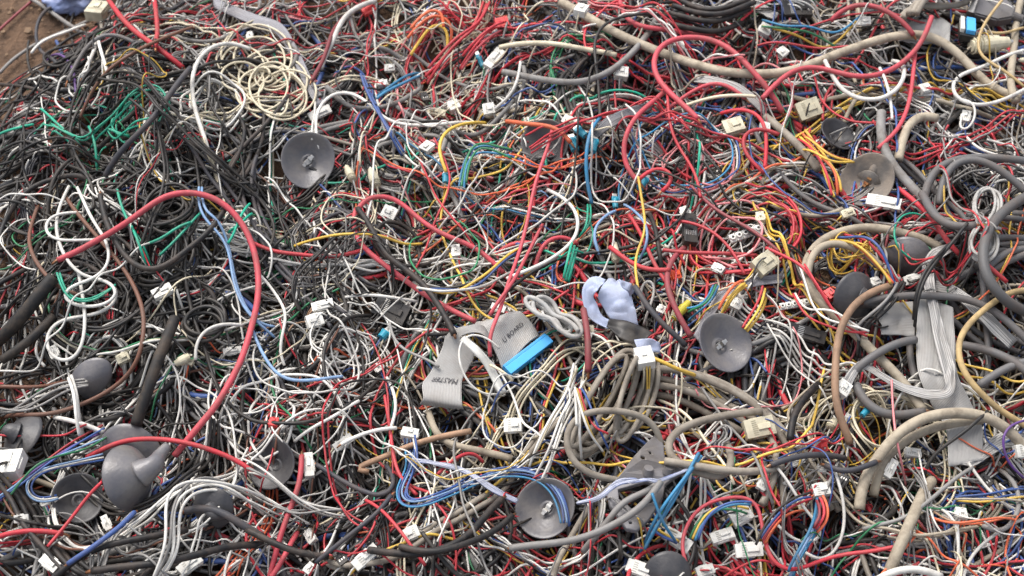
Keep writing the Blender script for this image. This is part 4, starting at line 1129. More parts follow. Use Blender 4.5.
t = np.linspace(0, 1, 150)
cx = 263 + 16 * np.sin(t * 9.1) + 8 * np.sin(t * 31); cy = 76 + 14 * np.cos(t * 7.7) + 7 * np.sin(t * 23 + 1)
rr = 20 + 11 * np.sin(t * 17) + 5 * np.sin(t * 41 + 2)
th = t * 2 * math.pi * 15 + 1.5 * np.sin(t * 13)
coil_thing('cord_coil', 'C', .0014, np.stack([cx + rr * 1.05 * np.cos(th), cy + rr * .9 * np.sin(th)], 1), 'loose coil of thin cream cord tangled like noodles at the upper left', landmark='the cream cord coil', land=(263, 76))
coil_thing('tied_cord', 'w', .0017, oval(983, 224, 38, 17, 84, 7, 2.6, True, 8), 'pale grey cord folded in long loops and tied with a white band, right side', tie=((964, 229), (1001, 227)), landmark='the tied pale grey cord', land=(983, 226), mat=M_thick, lift=.012)
coil_thing('tied_cord', 'w', .0024, oval(551, 317, 27, 8, -35, 5, 4.5, True, 5), 'light grey cord folded up tightly beside the bright blue socket', landmark='the folded grey cord', land=(553, 317), mat=M_thick, lift=.010, tie=((541, 308), (546, 328)))
coil_thing('tied_cord', 'G', .0011, oval(716, 442, 18, 8, 60, 5, 3, True, 7), 'thin grey cord gathered by a white zip tie left of the large cream socket block', tie=((709, 436), (724, 434)), landmark='the zip tied grey cord', land=(718, 436), lift=.008)

# ================================================================== 6. cables and wires that lie uppermost
h = hero
h('red_cable', 'P', 18.1, 5, '170,205 225,178 290,142 360,100 430,52 475,22 525,9 570,8 612,16 655,38 692,72 722,115 745,170 758,230 761,280 757,330 745,380 728,440 705,508 668,578 640,630 605,672 560,722 512,778', 'big pink red cable loop rising over the black wires and ending in the front cup', .016, None, 'the big red loop', ends=(.004, .010))
h('red_cable', 'R', 14.6, 9, '255,228 290,208 330,190 400,175 500,178 600,202 700,240 770,290', 'red cable arching over the pair of grey cups', .012, None, 'the red cable over the cups')
h('red_cable', 'P', 17.2, 10, '152,222 148,290 130,350 112,410 95,460 75,525 55,590', 'longer red cable of the pair running down to the bottom edge by the upright plug', .012, None, 'the red cable pair')
h('red_cable', 'P', 16.3, 10, '140,452 120,490 95,535 62,590', 'shorter red cable of the pair at the bottom edge', .010)
h('red_cable', 'P', 15.5, 6, '312,52 300,90 308,130 332,165 400,225 450,262 500,300 550,332 600,358 662,386', 'pinkish red cable slanting down from the middle to the MASTER ribbon', .010, None, 'the slanting pink cable')
h('red_cable', 'P', 14.6, 6, '308,58 325,25 350,14 412,15 450,38 482,72 520,105 560,130 610,148 660,165 700,195 745,240', 'red cable hooked at its upper end, sloping above the striped flat bundle', .010)
h('red_cable', 'P', 11.4, 3, '128,360 118,415 95,470 70,550 55,640 30,740 -8,840 -35,930 -60,985 -58,1065', 'long straight red wire dropping across the middle onto the blue ended ribbon', .016, None, 'the long red diagonal')
h('red_cable', 'P', 11.2, 7, '95,105 65,155 38,205 10,262 -20,310 -60,370', 'second red wire just right of the long red diagonal', .014)
h('red_cable', 'P', 14.3, 3, '320,-10 322,30 345,68 400,90 500,97 622,98', 'red cable under the black cable nest at the top, hooked at one end', .006)
h('red_cable', 'P', 15.9, 3, '552,352 520,318 470,280 432,240 416,200 430,150 462,125 500,117 545,118 582,124 625,140 662,165 695,195 725,228 765,275 800,330', 'large red cable arch at the upper middle, open at the bottom', .018, None, 'the red cable arch')
h('red_cable', 'P', 14.3, 4, '185,112 210,78 240,58 275,48 312,48 350,60 382,78 412,105 432,130', 'short red arch above the long beige cable', .014)
h('red_cable', 'P', 15.1, 4, '480,92 465,130 440,170 405,198 370,217 330,228 290,230 245,222 200,208 160,196 120,196 85,208 50,230 20,258 -5,290', 'S-shaped red cable lying across the long beige cable', .016, None, 'the S-shaped red cable', ends=(.012, 0))
h('red_cable', 'P', 12.1, 4, '440,165 440,220 435,280 420,330 400,372 370,405 335,435', 'red cable dropping to the neck of the dirty cup', .010)
h('red_cable', 'P', 14.3, 3, '460,270 425,298 385,328 358,362 338,398 330,432 332,468 345,502 362,525 382,538', 'red cable curving down left of the long cream wire, upper middle', .010)
h('red_cable', 'P', 11.4, 3, '422,306 460,282 500,268 550,258 600,258 642,276 690,302', 'red cable crossing under the big red arch', .006)
h('red_cable', 'R', 12.0, 3, '380,525 400,500 430,490 458,494 482,510 470,560 440,610', 'red wire bent like a cane beside the cyan spade terminals', .006)
h('red_cable', 'D', 17, 7, '512,158 485,185 468,215 458,258 464,290 475,320 490,352 508,395 532,432', 'dull red cable curving upright left of the beige and yellow plug', .012, None, 'the dull red upright cable')
h('red_cable', 'D', 20, 7, '216,352 226,400 232,455 230,535', 'dull red cable standing upright below the lavender ribbon', .008)
h('red_cable', 'P', 11.2, 11, '520,545 508,510 505,475 515,435 545,385 580,360 640,345 690,342 722,352 735,395 742,450 755,500 775,545', 'red cable ring around the white square housings at the bottom', .012, None, 'the red cable ring')
h('red_cable', 'R', 12.9, 12, '0,450 5,495 22,532 60,562 100,560 150,540 200,526 250,520 310,518 372,510', 'red cable sweeping along the bottom edge right of the red ring', .008)
h('red_cable', 'R', 11.2, 10, '548,282 575,258 592,238 618,212 648,199 672,206 685,238', 'small red hook left of the cup crossed by blue wires', .008)
h('red_cable', 'R', 15.5, 1, '308,0 326,30 350,60 410,110 450,138 482,160 538,200', 'red cable slanting from the top edge past the cream corner block', .008, None, 'the slanting red cable at the top')
h('red_cable', 'R', 13.8, 1, '452,-10 462,40 466,90 460,152', 'upright red cable crossing the slanting one at the top', .012)
h('red_wire', 'D', 9, 1, '-10,95 30,55 60,30 95,2', 'dusty red wire lying on the bare earth in the corner', .0)
h('red_cable', 'R', 13.8, 7, '290,205 330,225 380,238 430,242 470,235', 'red cable level above the lavender ribbon', .006)
h('red_cable', 'R', 12.0, 7, '350,75 385,130 415,190 440,245 480,290', 'red wire slanting down beside the teal terminal', .008)
h('red_cable', 'R', 11.2, 7, '450,178 540,185 640,188 725,192', 'straight red wire passing behind the black barrel socket', .004)
h('red_wire', 'D', 10, 7, '530,-10 570,30 620,65 680,95 740,130 793,172', None, .006)
h('red_wire', 'R', 9, 7, '480,90 560,102 620,140 660,190 690,250', None, .008)
h('red_cable', 'P', 12.9, 7, '75,222 90,160 130,135 175,140 200,160', 'red wire bent over the dark hollow left of the green wires', .006)
h('red_wire', 'R', 9, 8, '5,170 60,195 100,240 130,300 180,360 240,400', None, .006)
h('red_wire', 'R', 9, 3, '460,300 470,380 490,430 530,490 560,580', None, .006)
h('red_cable', 'R', 11.2, 3, '620,330 680,322 725,330 748,360 752,420 748,500', 'red wire bent square beside the cream socket block', .008)
h('red_cable', 'R', 11.2, 3, '748,505 700,470 675,420 690,385 740,380 790,400', 'red wire loop below the cream socket block, upper right middle', .006)
h('red_cable', 'R', 10.3, 10, '340,350 380,380 430,440 480,500 515,545', None, .006)
h('red_cable', 'R', 11.2, 10, '395,40 405,100 410,160 420,230 445,290 490,330', 'red wire running down beside the plug of the blue bundle', .008)
h('red_cable', 'R', 15.5, 9, '-20,465 60,442 140,440 185,450', 'red cable lying level at the lower left edge', .004)
h('red_cable', 'R', 10.3, 9, '300,300 250,360 200,420 140,490', 'red wire slanting through the dark hollow cup', .004)
h('red_cable', 'R', 12.0, 6, '10,155 80,180 150,190 240,200 330,185', 'crimson cable behind the slanting pink cable, lying level', .004)
h('red_cable', 'R', 14.6, 8, '395,-5 440,30 490,80 530,135 575,190', 'red cable slanting toward the tied pale grey cord', .008)
h('red_cable', 'R', 12.9, 8, '590,220 640,265 700,300', None, .004)
# brown
h('brown_wire', 'M', 13, 5, '188,12 210,55 262,112 305,158 350,212 388,270 415,330 425,385 418,450 400,512 370,548 335,582 285,612 230,638 160,660 95,668 50,660 0,645', 'long brown wire sweeping down inside the big red loop', .010, None, 'the long brown wire')
h('brown_wire', 'M', 12, 5, '112,55 85,100 80,150 98,200 128,250 165,285 242,312', 'short brown wire bowed at the left edge', .008)
h('brown_wire', 'M', 10, 1, '565,82 500,108 450,130 390,158 340,190 305,230 278,275 240,370', 'brown wire crossing the black wires at the upper left', .010)
h('brown_wire', 'M', 12, 9, '0,20 60,22 130,18 190,0', None, .004)
# tan
h('tan_cable', 'F', 22, 8, '372,282 345,292 315,302 280,322 250,355 230,392 212,440 203,500 198,572 198,640 212,690 250,750', 'tan cable bending down from the black inline terminal to the lower right', .012, M_dirty, 'the tan cable')
h('tan_cable', 'y', 18, 8, '800,288 764,290 725,300 690,320 650,350 612,382 585,412 570,445 570,480 582,520 605,560 650,608 700,655 780,705', 'ochre tan cable bent sharply at the right edge', .012, M_dirty, 'the ochre cable bend')
# white
h('white_wire', 'W', 12, 1, '612,450 605,415 590,380 576,330 566,280 563,235 570,195 585,165 605,143 632,125 662,118 700,125 735,142', 'white wire hook standing left of the cream cord coil', .010, None, 'the white wire hook')
h('white_wire', 'W', 11, 5, '205,-5 180,40 165,75 162,115 170,152 188,195 212,230 235,250 262,262 300,264 332,274 352,292 354,315 340,340 315,355 260,370 215,374 172,382 142,402 130,430 132,458 142,482 168,500 202,508 225,490 240,458 250,400 248,350 236,290 230,240', 'long white wire looping back and forth inside the big red loop', .008, None, 'the looping white wire')
h('white_wire', 'W', 10, 5, '228,-5 248,45 272,92 300,130 320,165 325,200 310,235 280,256 225,274 185,288 172,305 182,322 215,332 255,340 300,338 335,322 352,300 330,275 290,262', 'second white wire looping beside the looping long one', .008)
h('white_wire', 'W', 9, 5, '245,65 200,58 160,66 130,88 122,112 132,138 155,152 200,152 262,150 322,148', 'white wire forming a round bend over the bowed brown wire', .008)
h('white_wire', 'W', 9, 5, '108,430 96,480 108,505 135,525', None, .006)
h('white_wire', 'W', 10, 5, '715,402 660,395 615,402 585,425 570,460 575,500', None, .008)
h('white_wire', 'W', 10, 2, '196,402 188,360 190,325 202,298 222,275 258,266 300,270 340,290 372,322 400,345 430,360 480,370 535,374 580,370 622,360 660,350 702,340', 'cream white wire wandering from the open cup to the white plug at upper middle', .010, None, 'the wandering white wire')
h('white_wire', 'W', 9, 2, '720,322 760,295 785,250 795,190', None, .006)
h('white_cable', 'W', 15, 2, '208,205 222,165 248,122 256,85 270,52 295,28 325,15 370,2', 'white and crimson striped wire curving down from the top edge', .006)
h('maroon_cable', 'D', 12, 2, '180,235 215,180 236,125 246,82 262,48 290,22 330,5', 'maroon wire beside the white curving wire at the top', .006)
h('white_cable', 'C', 15, 3, '-30,140 30,130 120,130 220,148 312,165', 'thick cream wire lying level near the top middle', .006)
h('white_wire', 'W', 11, 7, '-10,262 50,238 105,208 150,178 190,148 206,118 206,88 190,52 158,28 110,0', 'white wire bent right of the long red diagonal', .010)
h('cream_wire', 'C', 10, 3, '485,318 540,302 600,290 660,290 720,298', 'cream wire lying across the big red arch', .008)
h('white_wire', 'W', 9, 4, '330,235 370,290 378,350', None, .004)
h('white_wire', 'W', 13, 4, '180,175 200,225 240,280 300,302 360,290 400,260 420,215 412,160 395,120', 'white wire loop hanging below the long beige cable', .010)
h('white_wire', 'W', 11, 4, '764,148 700,170 650,195 600,210 560,220 545,245 555,275 590,302 640,310 700,295 770,262', 'white and blue wire loop under the right end of the long beige cable', .010)
h('white_wire', 'W', 7, 4, '590,320 570,345 575,375 600,380 625,360 625,325 600,308 575,318', None, .006)
h('white_wire', 'W', 8, 4, '600,385 620,425 660,455 720,470', None, .006)
h('white_wire', 'W', 8, 4, '655,410 700,425 770,440', None, .004)
h('white_cable', 'W', 11, (410, 300, 4.8), '430,235 390,200 340,172 290,158 255,175 236,215 230,255 240,320 270,390 320,440 375,462 425,458 458,440', 'stiff white cord loop hung over the MASTER ribbon', .018)
sheet('tie_strip', (410, 300, 4.8), '240,190 270,172 14|300,248 330,230 14|360,325 390,305 10|430,455 465,438 5', M_white, None, 'flat white plastic strip lying across the MASTER ribbon', 'plastic strip', .0018, 6)
h('cream_cable', 'C', 14, (410, 300, 4.8), '385,315 430,345 492,388', 'short cream lead emerging under the blue socket', .006)
h('white_wire', 'W', 10, 10, '402,-10 422,25 432,70 425,110 412,145', None, .006)
h('white_wire', 'W', 10, 10, '130,178 185,140 245,110 320,60', None, .006)
h('white_wire', 'W', 12, 10, '270,205 320,175 370,150 430,140', 'cream wire leading right from the slanting white plug', .006)
h('white_wire', 'W', 9, 6, '20,260 70,300 105,350 108,400 85,440 80,480 100,510', None, .006)
h('white_wire', 'W', 9, 6, '280,322 340,312 420,318 490,325', None, .006)
h('grey_wire', 'G', 9, 6, '410,390 420,440 460,480 520,500 555,520', None, .006)
h('white_wire', 'W', 9, 12, '30,290 65,320 100,370 150,425 180,450 160,475 110,480 60,450 20,405', 'white wire looped in a flat oval below the white plug with orange wires', .008)
h('white_wire', 'W', 10, 12, '185,345 215,385 232,430 225,480 195,515 160,525 120,505', None, .008)
h('white_wire', 'W', 10, 12, '590,262 640,310 700,370 764,390', None, .006)
h('white_wire', 'W', 10, 12, '580,600 610,520 660,470 720,430 770,405', None, .008)
h('grey_cable', 'G', 12, 12, '290,440 370,425 430,400 500,345 560,300 605,275', 'grey cable rising past the fat pale sheathed cable', .008)
h('grey_cable', 'G', 14, 12, '640,430 690,455 740,410 755,350 735,290 690,262', 'grey wire bent round at the lower right corner', .006)
h('white_wire', 'W', 8, 7, '395,345 380,300 390,262 412,255 432,270 428,310 400,350 395,375', None, .006)
# grey
h('grey_cable', 'g', 30, 8, '790,8 735,35 700,65 668,98 648,140 640,200 650,250 672,285 700,315 735,338 800,350', 'thickest dark grey cable, bent in a big loop at the right edge', .016, None, 'the big dark grey loop')
h('grey_cable', 'g', 24, 4, '472,580 482,530 512,488 560,466 620,462 682,464 764,480 830,500', 'dark grey cable forming the outer curve above the tied pale grey cord', .010)
h('grey_cable', 'g', 22, 4, '515,600 522,550 535,510 565,488 605,482 670,495 770,560', 'dark grey cable forming the inner curve above the tied pale grey cord', .008)
h('grey_cable', 'g', 24, 8, '468,0 480,45 502,82 560,118 620,108', 'dark grey cable passing left of the tied pale grey cord', .008)
h('grey_cable', 'G', 19, 11, '442,300 428,312 405,332 380,342 345,345 322,370 305,395 285,425 250,470 215,515', 'upper of two grey cables laid over the plastic bracket', .012, M_thick)
h('grey_cable', 'G', 21, 11, '442,300 420,340 390,370 350,398 290,430 230,458 170,475 90,485 0,495', 'lower of two grey cables laid over the plastic bracket', .010, M_thick)
h('slate_cable', 'S', 17, 1, '565,225 540,250 500,290 470,330 440,362 400,402 358,440 330,475 308,512', 'slate grey cable slanting through the black wires at the upper left', .010)
h('grey_cable', 'G', 13, 1, '90,-5 130,20 170,52 205,80 245,97', 'grey cable leading off the heap at the far corner', .004)
h('slate_cable', 'S', 11, 1, '205,20 150,28 110,55 100,95 112,140 150,175 200,225', 'slate wire loop hanging over the heap edge', .008)
h('purple_wire', 'V', 8, 1, '140,180 165,165 195,168 215,195 225,235 222,270', 'purple wire bent at the heap edge', .008)
h('black_wire', 'K', 9, 1, '85,120 72,150 78,190 105,235 140,262', 'black wire hooked on the bare earth', .004)
h('black_wire', 'K', 11, 1, '0,248 50,258 110,270 180,285', 'black cable running level along the heap edge', .002)
h('white_wire', 'W', 9, 1, '95,165 110,140 150,112 185,95 250,70', 'white wire sticking out from the heap over the bare earth', .010)
h('white_wire', 'W', 11, 1, '240,228 265,190 285,155 290,120', 'white wire leg of the inverted V at the heap edge', .010)
h('white_wire', 'W', 10, 1, '290,120 300,165 318,225 322,250', 'other white wire leg of the inverted V', .010)
h('grey_cable', 'g', 12, 1, '200,240 230,190 250,150 290,110 340,100 400,130', None, .008)
# black
bundle('KKKK', 8, 1, '300,275 335,252 372,240 430,258 482,340 560,420 640,490 700,530 745,565', 'flat black wire bundle arching at the upper left', .010)
h('black_cable', 'K', 17, 5, '295,15 305,70 322,120 348,170 380,212 415,235 455,240 500,220 540,190 580,165 622,140 680,80', 'black cable sagging below the big red loop', .008, None, 'the sagging black cable')
h('black_cable', 'K', 18, 6, '318,65 350,110 372,150 390,182 412,208 445,225 490,260 522,290 555,340 582,385 600,425', 'black cable running down to the MASTER ribbon', .012, None, 'the black cable to the ribbon')
bundle('KKK', 8, 6, '322,85 275,120 238,155 215,190 190,212 160,228 140,250 128,290 135,330 152,352', 'thin black wire bundle curving down to the flat white plug', .008)
h('black_cable', 'K', 34, 5, '512,375 500,410 482,455 460,515 440,580 415,650 400,690', 'rough black sleeve standing upright left of the red loop', .008, M_dirty, 'the rough black sleeve')
h('black_cable', 'K', 40, 5, '165,275 125,320 80,370 40,420 -20,460', 'wide black sleeve slanting at the left edge', .004, M_dirty)
h('black_cable', 'K', 28, 5, '140,330 100,380 60,430 0,490', 'second wide black sleeve beneath the first at the left edge', .002, M_dirty)
h('black_cable', 'K', 20, 9, '150,590 200,545 250,510 320,485 400,470 480,455 550,440', 'black cable curving along the bottom under the white wire bundle', .008)
h('black_cable', 'K', 22, 9, '270,560 350,548 430,545 520,530 600,510 680,490 770,485', 'thick black cable lying level at the bottom left', .008)
h('slate_cable', 'S', 24, 9, '545,385 600,378 650,388 700,415 770,460', 'slate cable leaving the black cup under cables', .008)
h('black_cable', 'K', 20, 10, '-10,440 50,468 100,492 160,512 230,520', 'black cable entering from the red pair along the bottom', .006)
h('black_cable', 'K', 22, 10, '350,500 420,508 500,510 570,498 625,470 665,435 700,392 740,350', 'thick black cable rising towards the cup crossed by blue wires', .010)
h('black_cable', 'K', 19, 10, '440,490 540,512 640,490 720,450 770,400', 'black cable below the thick rising black one', .006)
h('slate_cable', 'S', 15, 10, '195,248 250,280 300,310 350,335 395,350 420,325 428,290 400,245', 'slate wire hooked left of the blue wire bundle', .008)
h('slate_cable', 'S', 14, 10, '415,340 385,380 345,415 300,450 250,495 195,545', 'slate wire slanting at the bottom among black cables', .008)
h('black_wire', 'K', 9, 3, '660,125 590,95 520,65 430,45 350,48 300,52 265,75 250,105 248,150 258,220 262,290 265,350', 'black wire arch dropping from the top below the black cable nest', .010)
for k in range(4):
    hero('black_cable', 'K', 17, 3, f'{455+k*12},{60-k*22} {520},{75-k*20} {600},{88-k*18} {650+k*8},{70-k*20} {690+k*14},{40-k*16}', f'{["lowest","second lowest","second highest","highest"][k]} strand of the black cable nest at the top middle', .006)
LAND.append((700, 15, 'the black cable nest'))
bundle('KKG', 9, 8, '405,270 385,310 340,360 290,400 268,450 275,490', 'black lead pair hanging from the inline terminal on the right', .006)
bundle('KK', 10, 8, '580,130 520,190 478,240 455,290 440,350 430,420', 'black twin lead crossing the wide upright ribbon', .016)
h('black_wire', 'K', 11, 12, '655,95 590,150 520,200 478,245 470,280', 'black wire slanting below the double arch', .014)
h('black_cable', 'K', 22, 12, '160,10 115,60 82,110 75,185', 'black cable standing upright right of the large cream socket block', .008)
h('black_cable', 'S', 18, 12, '20,250 90,230 160,215 240,220', 'slate cable level beside the pink red plug', .006)
h('slate_cable', 'S', 17, 12, '180,250 220,268 270,262 330,240', None, .006)
h('black_cable', 'K', 13, 11, '318,450 322,500 322,545', 'short black stub standing at the bottom below the plastic bracket', .016)
h('slate_cable', 'S', 17, 7, '365,305 400,345 450,390 520,435', 'slate rod slanting from the lavender ribbon', .012)
h('black_cable', 'K', 14, 7, '410,70 430,120 440,180 450,215', None, .006)
# blue, cyan, teal
bundle('LL', 8, 5, '590,-5 592,50 605,92 660,140 678,190 684,250 700,300 722,350 768,398 810,430', 'light blue wire pair bending down inside the right side of the big red loop', .008)
h('blue_wire', 'L', 10, 6, '0,385 22,440 40,482 62,520 92,552 130,562 182,560 230,552 272,548', 'light blue wire hook right of the big red loop', .008, None, 'the light blue hook')
bundle('BBLBT', 6.5, 10, '472,190 478,230 475,272 455,305 436,335 436,355 452,368 482,366 522,354 570,332 620,310 660,290 702,275 770,266 830,272 880,300 905,335 925,380 928,420', 'blue wire bundle bending from its white plug across to the rubber cup', .010, spread=1.2)
LAND.append((430, 495, 'the blue wire bundle'))
sheet('ribbon_cable', 10, '465,231 468,243 8|560,241 560,254 10|643,264 636,277 10|722,315 710,327 9|790,350 783,362 3', M_ribb2, None, 'narrow lavender ribbon strip crossing the blue wire bundle', nw=8, th=.0014)
sheet('ribbon_cable', 11, '195,357 197,364 8|262,336 266,350 12|320,294 324,308 14|400,290 399,299 14|445,289 441,298 12|520,257 524,266 6', M_ribb2, None, 'twisted white and blue ribbon strip lying on the plastic bracket', nw=8, th=.0014)
bundle('TT', 9, 2, '370,292 400,268 430,248 455,228 480,215 500,222', 'bright blue twisted wire pair at the upper middle', .008)
bundle('BB', 8, 2, '330,225 345,265 375,330 410,390 450,455', 'dark blue wire pair slanting at the upper middle', .006)
h('blue_cable', 'B', 15, 9, '395,388 370,415 340,440 300,470 260,500 200,540', 'blue cable slanting below the pair of grey cups', .008)
bundle('BWL', 7, 9, '305,228 240,240 160,255 110,270 80,295 75,325 95,352 140,358 170,345', 'blue and white wire bundle hooked at the left of the dark hollow cup', .008)
bundle('WWGW', 9, 9, '770,365 720,340 660,318 610,308 570,315 535,340 515,375 510,430 512,480 495,530 460,585', 'white and grey ribbon of wires bending down to the bottom edge', .012)
LAND.append((185, 510, 'the bending white wire bundle'))
bundle('RVBLN', 7, 9, '0,350 60,310 120,262 180,225 240,185 310,150', 'multicoloured wire bundle slanting beside the rear grey cup', .008)
bundle('GGGG', 8, 9, '-10,90 60,85 120,55 190,22 260,10', 'grey wire bundle lying level above the nippled cup', .006)
bundle('GWGWG', 7, 10, '-10,270 60,310 120,360 180,390 280,395', 'grey and white wire bundle spreading right of the black half-buried cup', .008, spread=2)
bundle('GWGGWG', 6, 10, '0,345 60,372 110,395 170,400', 'fan of grey wires beside the red cable pair', .006, spread=2)
bundle('KBYW', 8, 6, '495,285 540,296 580,300 640,296 682,280 722,250 752,218 795,185', 'flat striped bundle of black blue yellow and white wires, curving up', .010)
bundle('RBOY', 8, 8, '180,140 240,160 300,190 345,215 368,240 382,278', 'rainbow wire bundle dropping into the black inline terminal', .014)
bundle('YOYR', 8, 4, '110,395 140,430 170,470 200,520 210,580', 'yellow and orange wire bundle below the large cream socket block', .010)
bundle('OYY', 7, 4, '120,410 160,450 210,478 262,475', 'orange and yellow wires reaching the dirty cup', .010)
bundle('YNTBR', 7, 4, '-10,90 60,108 130,120 200,130 270,100', 'rainbow wire bundle near the black connector at the upper right', .006)
bundle('RWRW', 7, 8, '100,260 140,330 180,375 235,420 300,440', None, .008)
bundle('YBT', 9, 11, '420,365 440,410 462,450 490,480', None, .006)
bundle('TTT', 10, 11, '545,265 510,310 470,365 430,420 400,470', 'bright cyan wire bundle slanting behind the plastic bracket', .006)
bundle('NYTB', 8, 11, '540,470 560,420 590,392 640,380 700,385', 'green and yellow wires curving inside the red cable ring', .010)
bundle('TLT', 9, 12, '165,350 155,420 130,470 100,520 75,580', 'cyan wire bundle dropping from the white plug with orange wires', .008)
bundle('ORD', 9, 12, '165,345 185,380 175,420 150,440', None, .006)
bundle('ORBK', 8, 12, '140,345 90,360 40,400 10,440 -10,480', None, .008)
bundle('WGWGG', 6, 12, '435,225 450,280 475,320 485,400 495,460 520,520', 'pale thin wires hanging from the white multi pin plug', .010)
bundle('BBB', 7, 12, '560,345 640,350 700,335 764,320', None, .006)
bundle('YE', 8, 12, '560,350 640,362 760,352', None, .006)
bundle('OFO', 7, 12, '490,395 540,425 610,430 680,415 740,400', None, .008)
bundle('TNTN', 7, 2, '625,555 632,500 650,450 680,430 730,450 770,455', 'teal and cyan wires bending at the upper middle', .008)
bundle('RRR', 9, 2, '520,230 570,185 620,130 670,80 695,10', 'red wire bundle rising to the top edge', .010)
bundle('RPR', 8, 2, '620,150 690,100 740,75', None, .008)
bundle('OYO', 9, 2, '470,130 510,90 535,62 575,70 590,100 580,130', 'orange and yellow wire arch near the top middle', .010)
h('yellow_wire', 'Y', 10, 2, '576,505 565,475 550,442 550,415 562,395 582,380 602,370 640,358 692,346', 'yellow wire from the white plug down to the teal terminal', .010)
h('yellow_wire', 'Y', 8, 6, '130,165 170,150 220,147 270,134 332,142 390,146 450,164 505,158', 'yellow wire level left of the slanting pink cable', .006)
bundle('AA', 7, 7, '232,40 236,90 225,130 205,158', 'teal green wire pair above the hollow in the middle', .008)
bundle('AAA', 8, 7, '190,165 180,200 178,235 165,265', 'bright teal green wire bundle hanging in the hollow', .010)
bundle('AA', 7, 5, '172,245 190,310 230,325 282,318 340,282', 'teal wires beneath the looping white wires', .005)
for s in ('345,0 360,60 395,120 430,170 440,215', '590,70 540,130 500,175 470,190', '380,95 410,160 425,205', '560,95 520,110 470,150 430,160', '735,45 700,100 672,165', '740,70 705,120 680,160'):
    h('green_wire', 'A', 8, 5, s, None, .006)
for s in ('120,320 165,360 210,410', '265,385 290,430 280,480', '0,400 60,385 100,370', '320,380 350,410 380,400'):
    h('green_wire', 'A', 8, 1, s, None, .006)
h('orange_cable', 'O', 13, 3, '-10,355 60,368 110,370 145,385 178,420', 'orange cable leading to a teal spade terminal', .008)
h('green_wire', 'A', 6, 8, '480,60 440,52 400,72 378,112 382,155 405,190 450,215', 'thin teal wire ring above the smooth grey cup', .012)
h('blue_wire', 'T', 11, 3, '265,345 238,372 225,420 222,480 230,550 240,600', 'cyan wire curving beside the spade terminals', .010)
h('blue_wire', 'L', 8, 7, '375,210 405,165 402,110 375,65 335,45', 'light blue wire arch right of the teal spade terminal', .010)
h('blue_wire', 'L', 9, 7, '262,185 245,130 265,85 310,62', 'light blue wire bow left of the teal spade terminal', .010)
h('yellow_wire', 'Y', 8, 7, '380,310 365,240 368,190 388,140 400,80 370,25', 'yellow wire passing upright above the lavender ribbon', .008)
h('yellow_wire', 'Y', 11, 7, '418,525 455,538 500,556 540,560', 'yellow lead of the white square plug below the lavender ribbon', .006)
bundle('YYO', 9, 7, '690,275 655,300 635,330 622,355', None, .008)
bundle('YYR', 8, 7, '752,280 745,330 715,380 690,410', None, .008)
bundle('TNT', 7, 7, '605,280 595,320 560,355 520,380', 'blue and green wires beside the beige and yellow plug', .008)
h('yellow_wire', 'y', 9, 4, '700,0 660,45 635,90 622,140 632,175 690,200 764,255', 'ochre wire with a black stripe, bent at the upper right', .010)
h('yellow_wire', 'y', 8, 4, '764,80 700,105 640,125', None, .006)
h('pink_wire', 'I', 7, 12, '375,0 378,80 382,150 400,220 430,280', None, .010)
h('purple_wire', 'V', 8, 12, '764,118 715,132 700,165 705,215 725,262 760,290', 'blue violet wire bowed at the right edge', .010)
h('white_cable', 'W', 22, 12, '330,590 400,560 470,560 520,580', 'thick white cord showing at the bottom edge', .006)
h('white_cable', 'W', 14, 9, '160,110 210,118 260,130 300,145', None, .006)
bundle('WW', 10, 9, '205,-10 225,40 228,100 240,165', 'white wire pair hanging down over the flattened grey cup', .010)
bundle('WWW', 8, 11, '205,0 195,60 160,110 130,200 95,290', 'white thin wires fanning down left of the oval ring', .012, spread=3)
bundle('WCW', 8, 11, '190,-40 170,40 120,120 80,200 60,250', None, .010, spread=3)
bundle('WW', 8, 11, '195,30 200,90 195,160 200,230', None, .010, spread=2)
bundle('BRYW', 7, 11, '200,30 225,110 250,180 280,215', 'thin multicoloured wires beside the upright beige cables', .008)
h('cream_wire', 'C', 9, 11, '435,60 490,75 540,130 580,190 620,230 660,300', 'cream wire slanting behind the hooked beige cable', .002)
h('grey_wire', 'G', 9, 11, '565,10 610,85 660,150 710,205 740,290 775,360', None, .006)

# ================================================================== 7. a last scatter of thin wires over everything but the focal pieces
random_paths(180, (.0007, .0012), (.15, .45), (5, 20), to_thing, ds=.0035, lift_p=.55, lift_a=.02, bundle_p=.3, avoid=True, margin=.06)
random_paths(12, (.0010, .0018), (.14, .3), (6, 16), to_thing, where=near(40, 80, 40, 22), lift_p=.3, colour='K', margin=-.05, bundle_p=.2, offm=.09)

# crumpled bag on the earth
def bag():
    c = at_z([73], [-10], .010)[0]
    bm = bmesh.new(); bmesh.ops.create_icosphere(bm, subdivisions=5, radius=1)
    from mathutils import noise
    for v in bm.verts:
        p = v.co.copy()
        d = 1 + .28 * noise.noise(p * 1.7) + .16 * abs(noise.noise(p * 4.1)) + .06 * noise.noise(p * 9)
        v.co = Vector((p.x * .04 * d, p.y * .04 * d, p.z * .022 * d))
    o = bm_obj('plastic_bag', bm, plain_mat('pale_blue_film', (120, 134, 172), .35, .35, .5, 20, bump=.3, bscale=40), None, True)
    o.location = Vector(c); tag(o, 'crumpled pale blue plastic bag on the bare earth behind the heap', 'plastic bag')
bag()
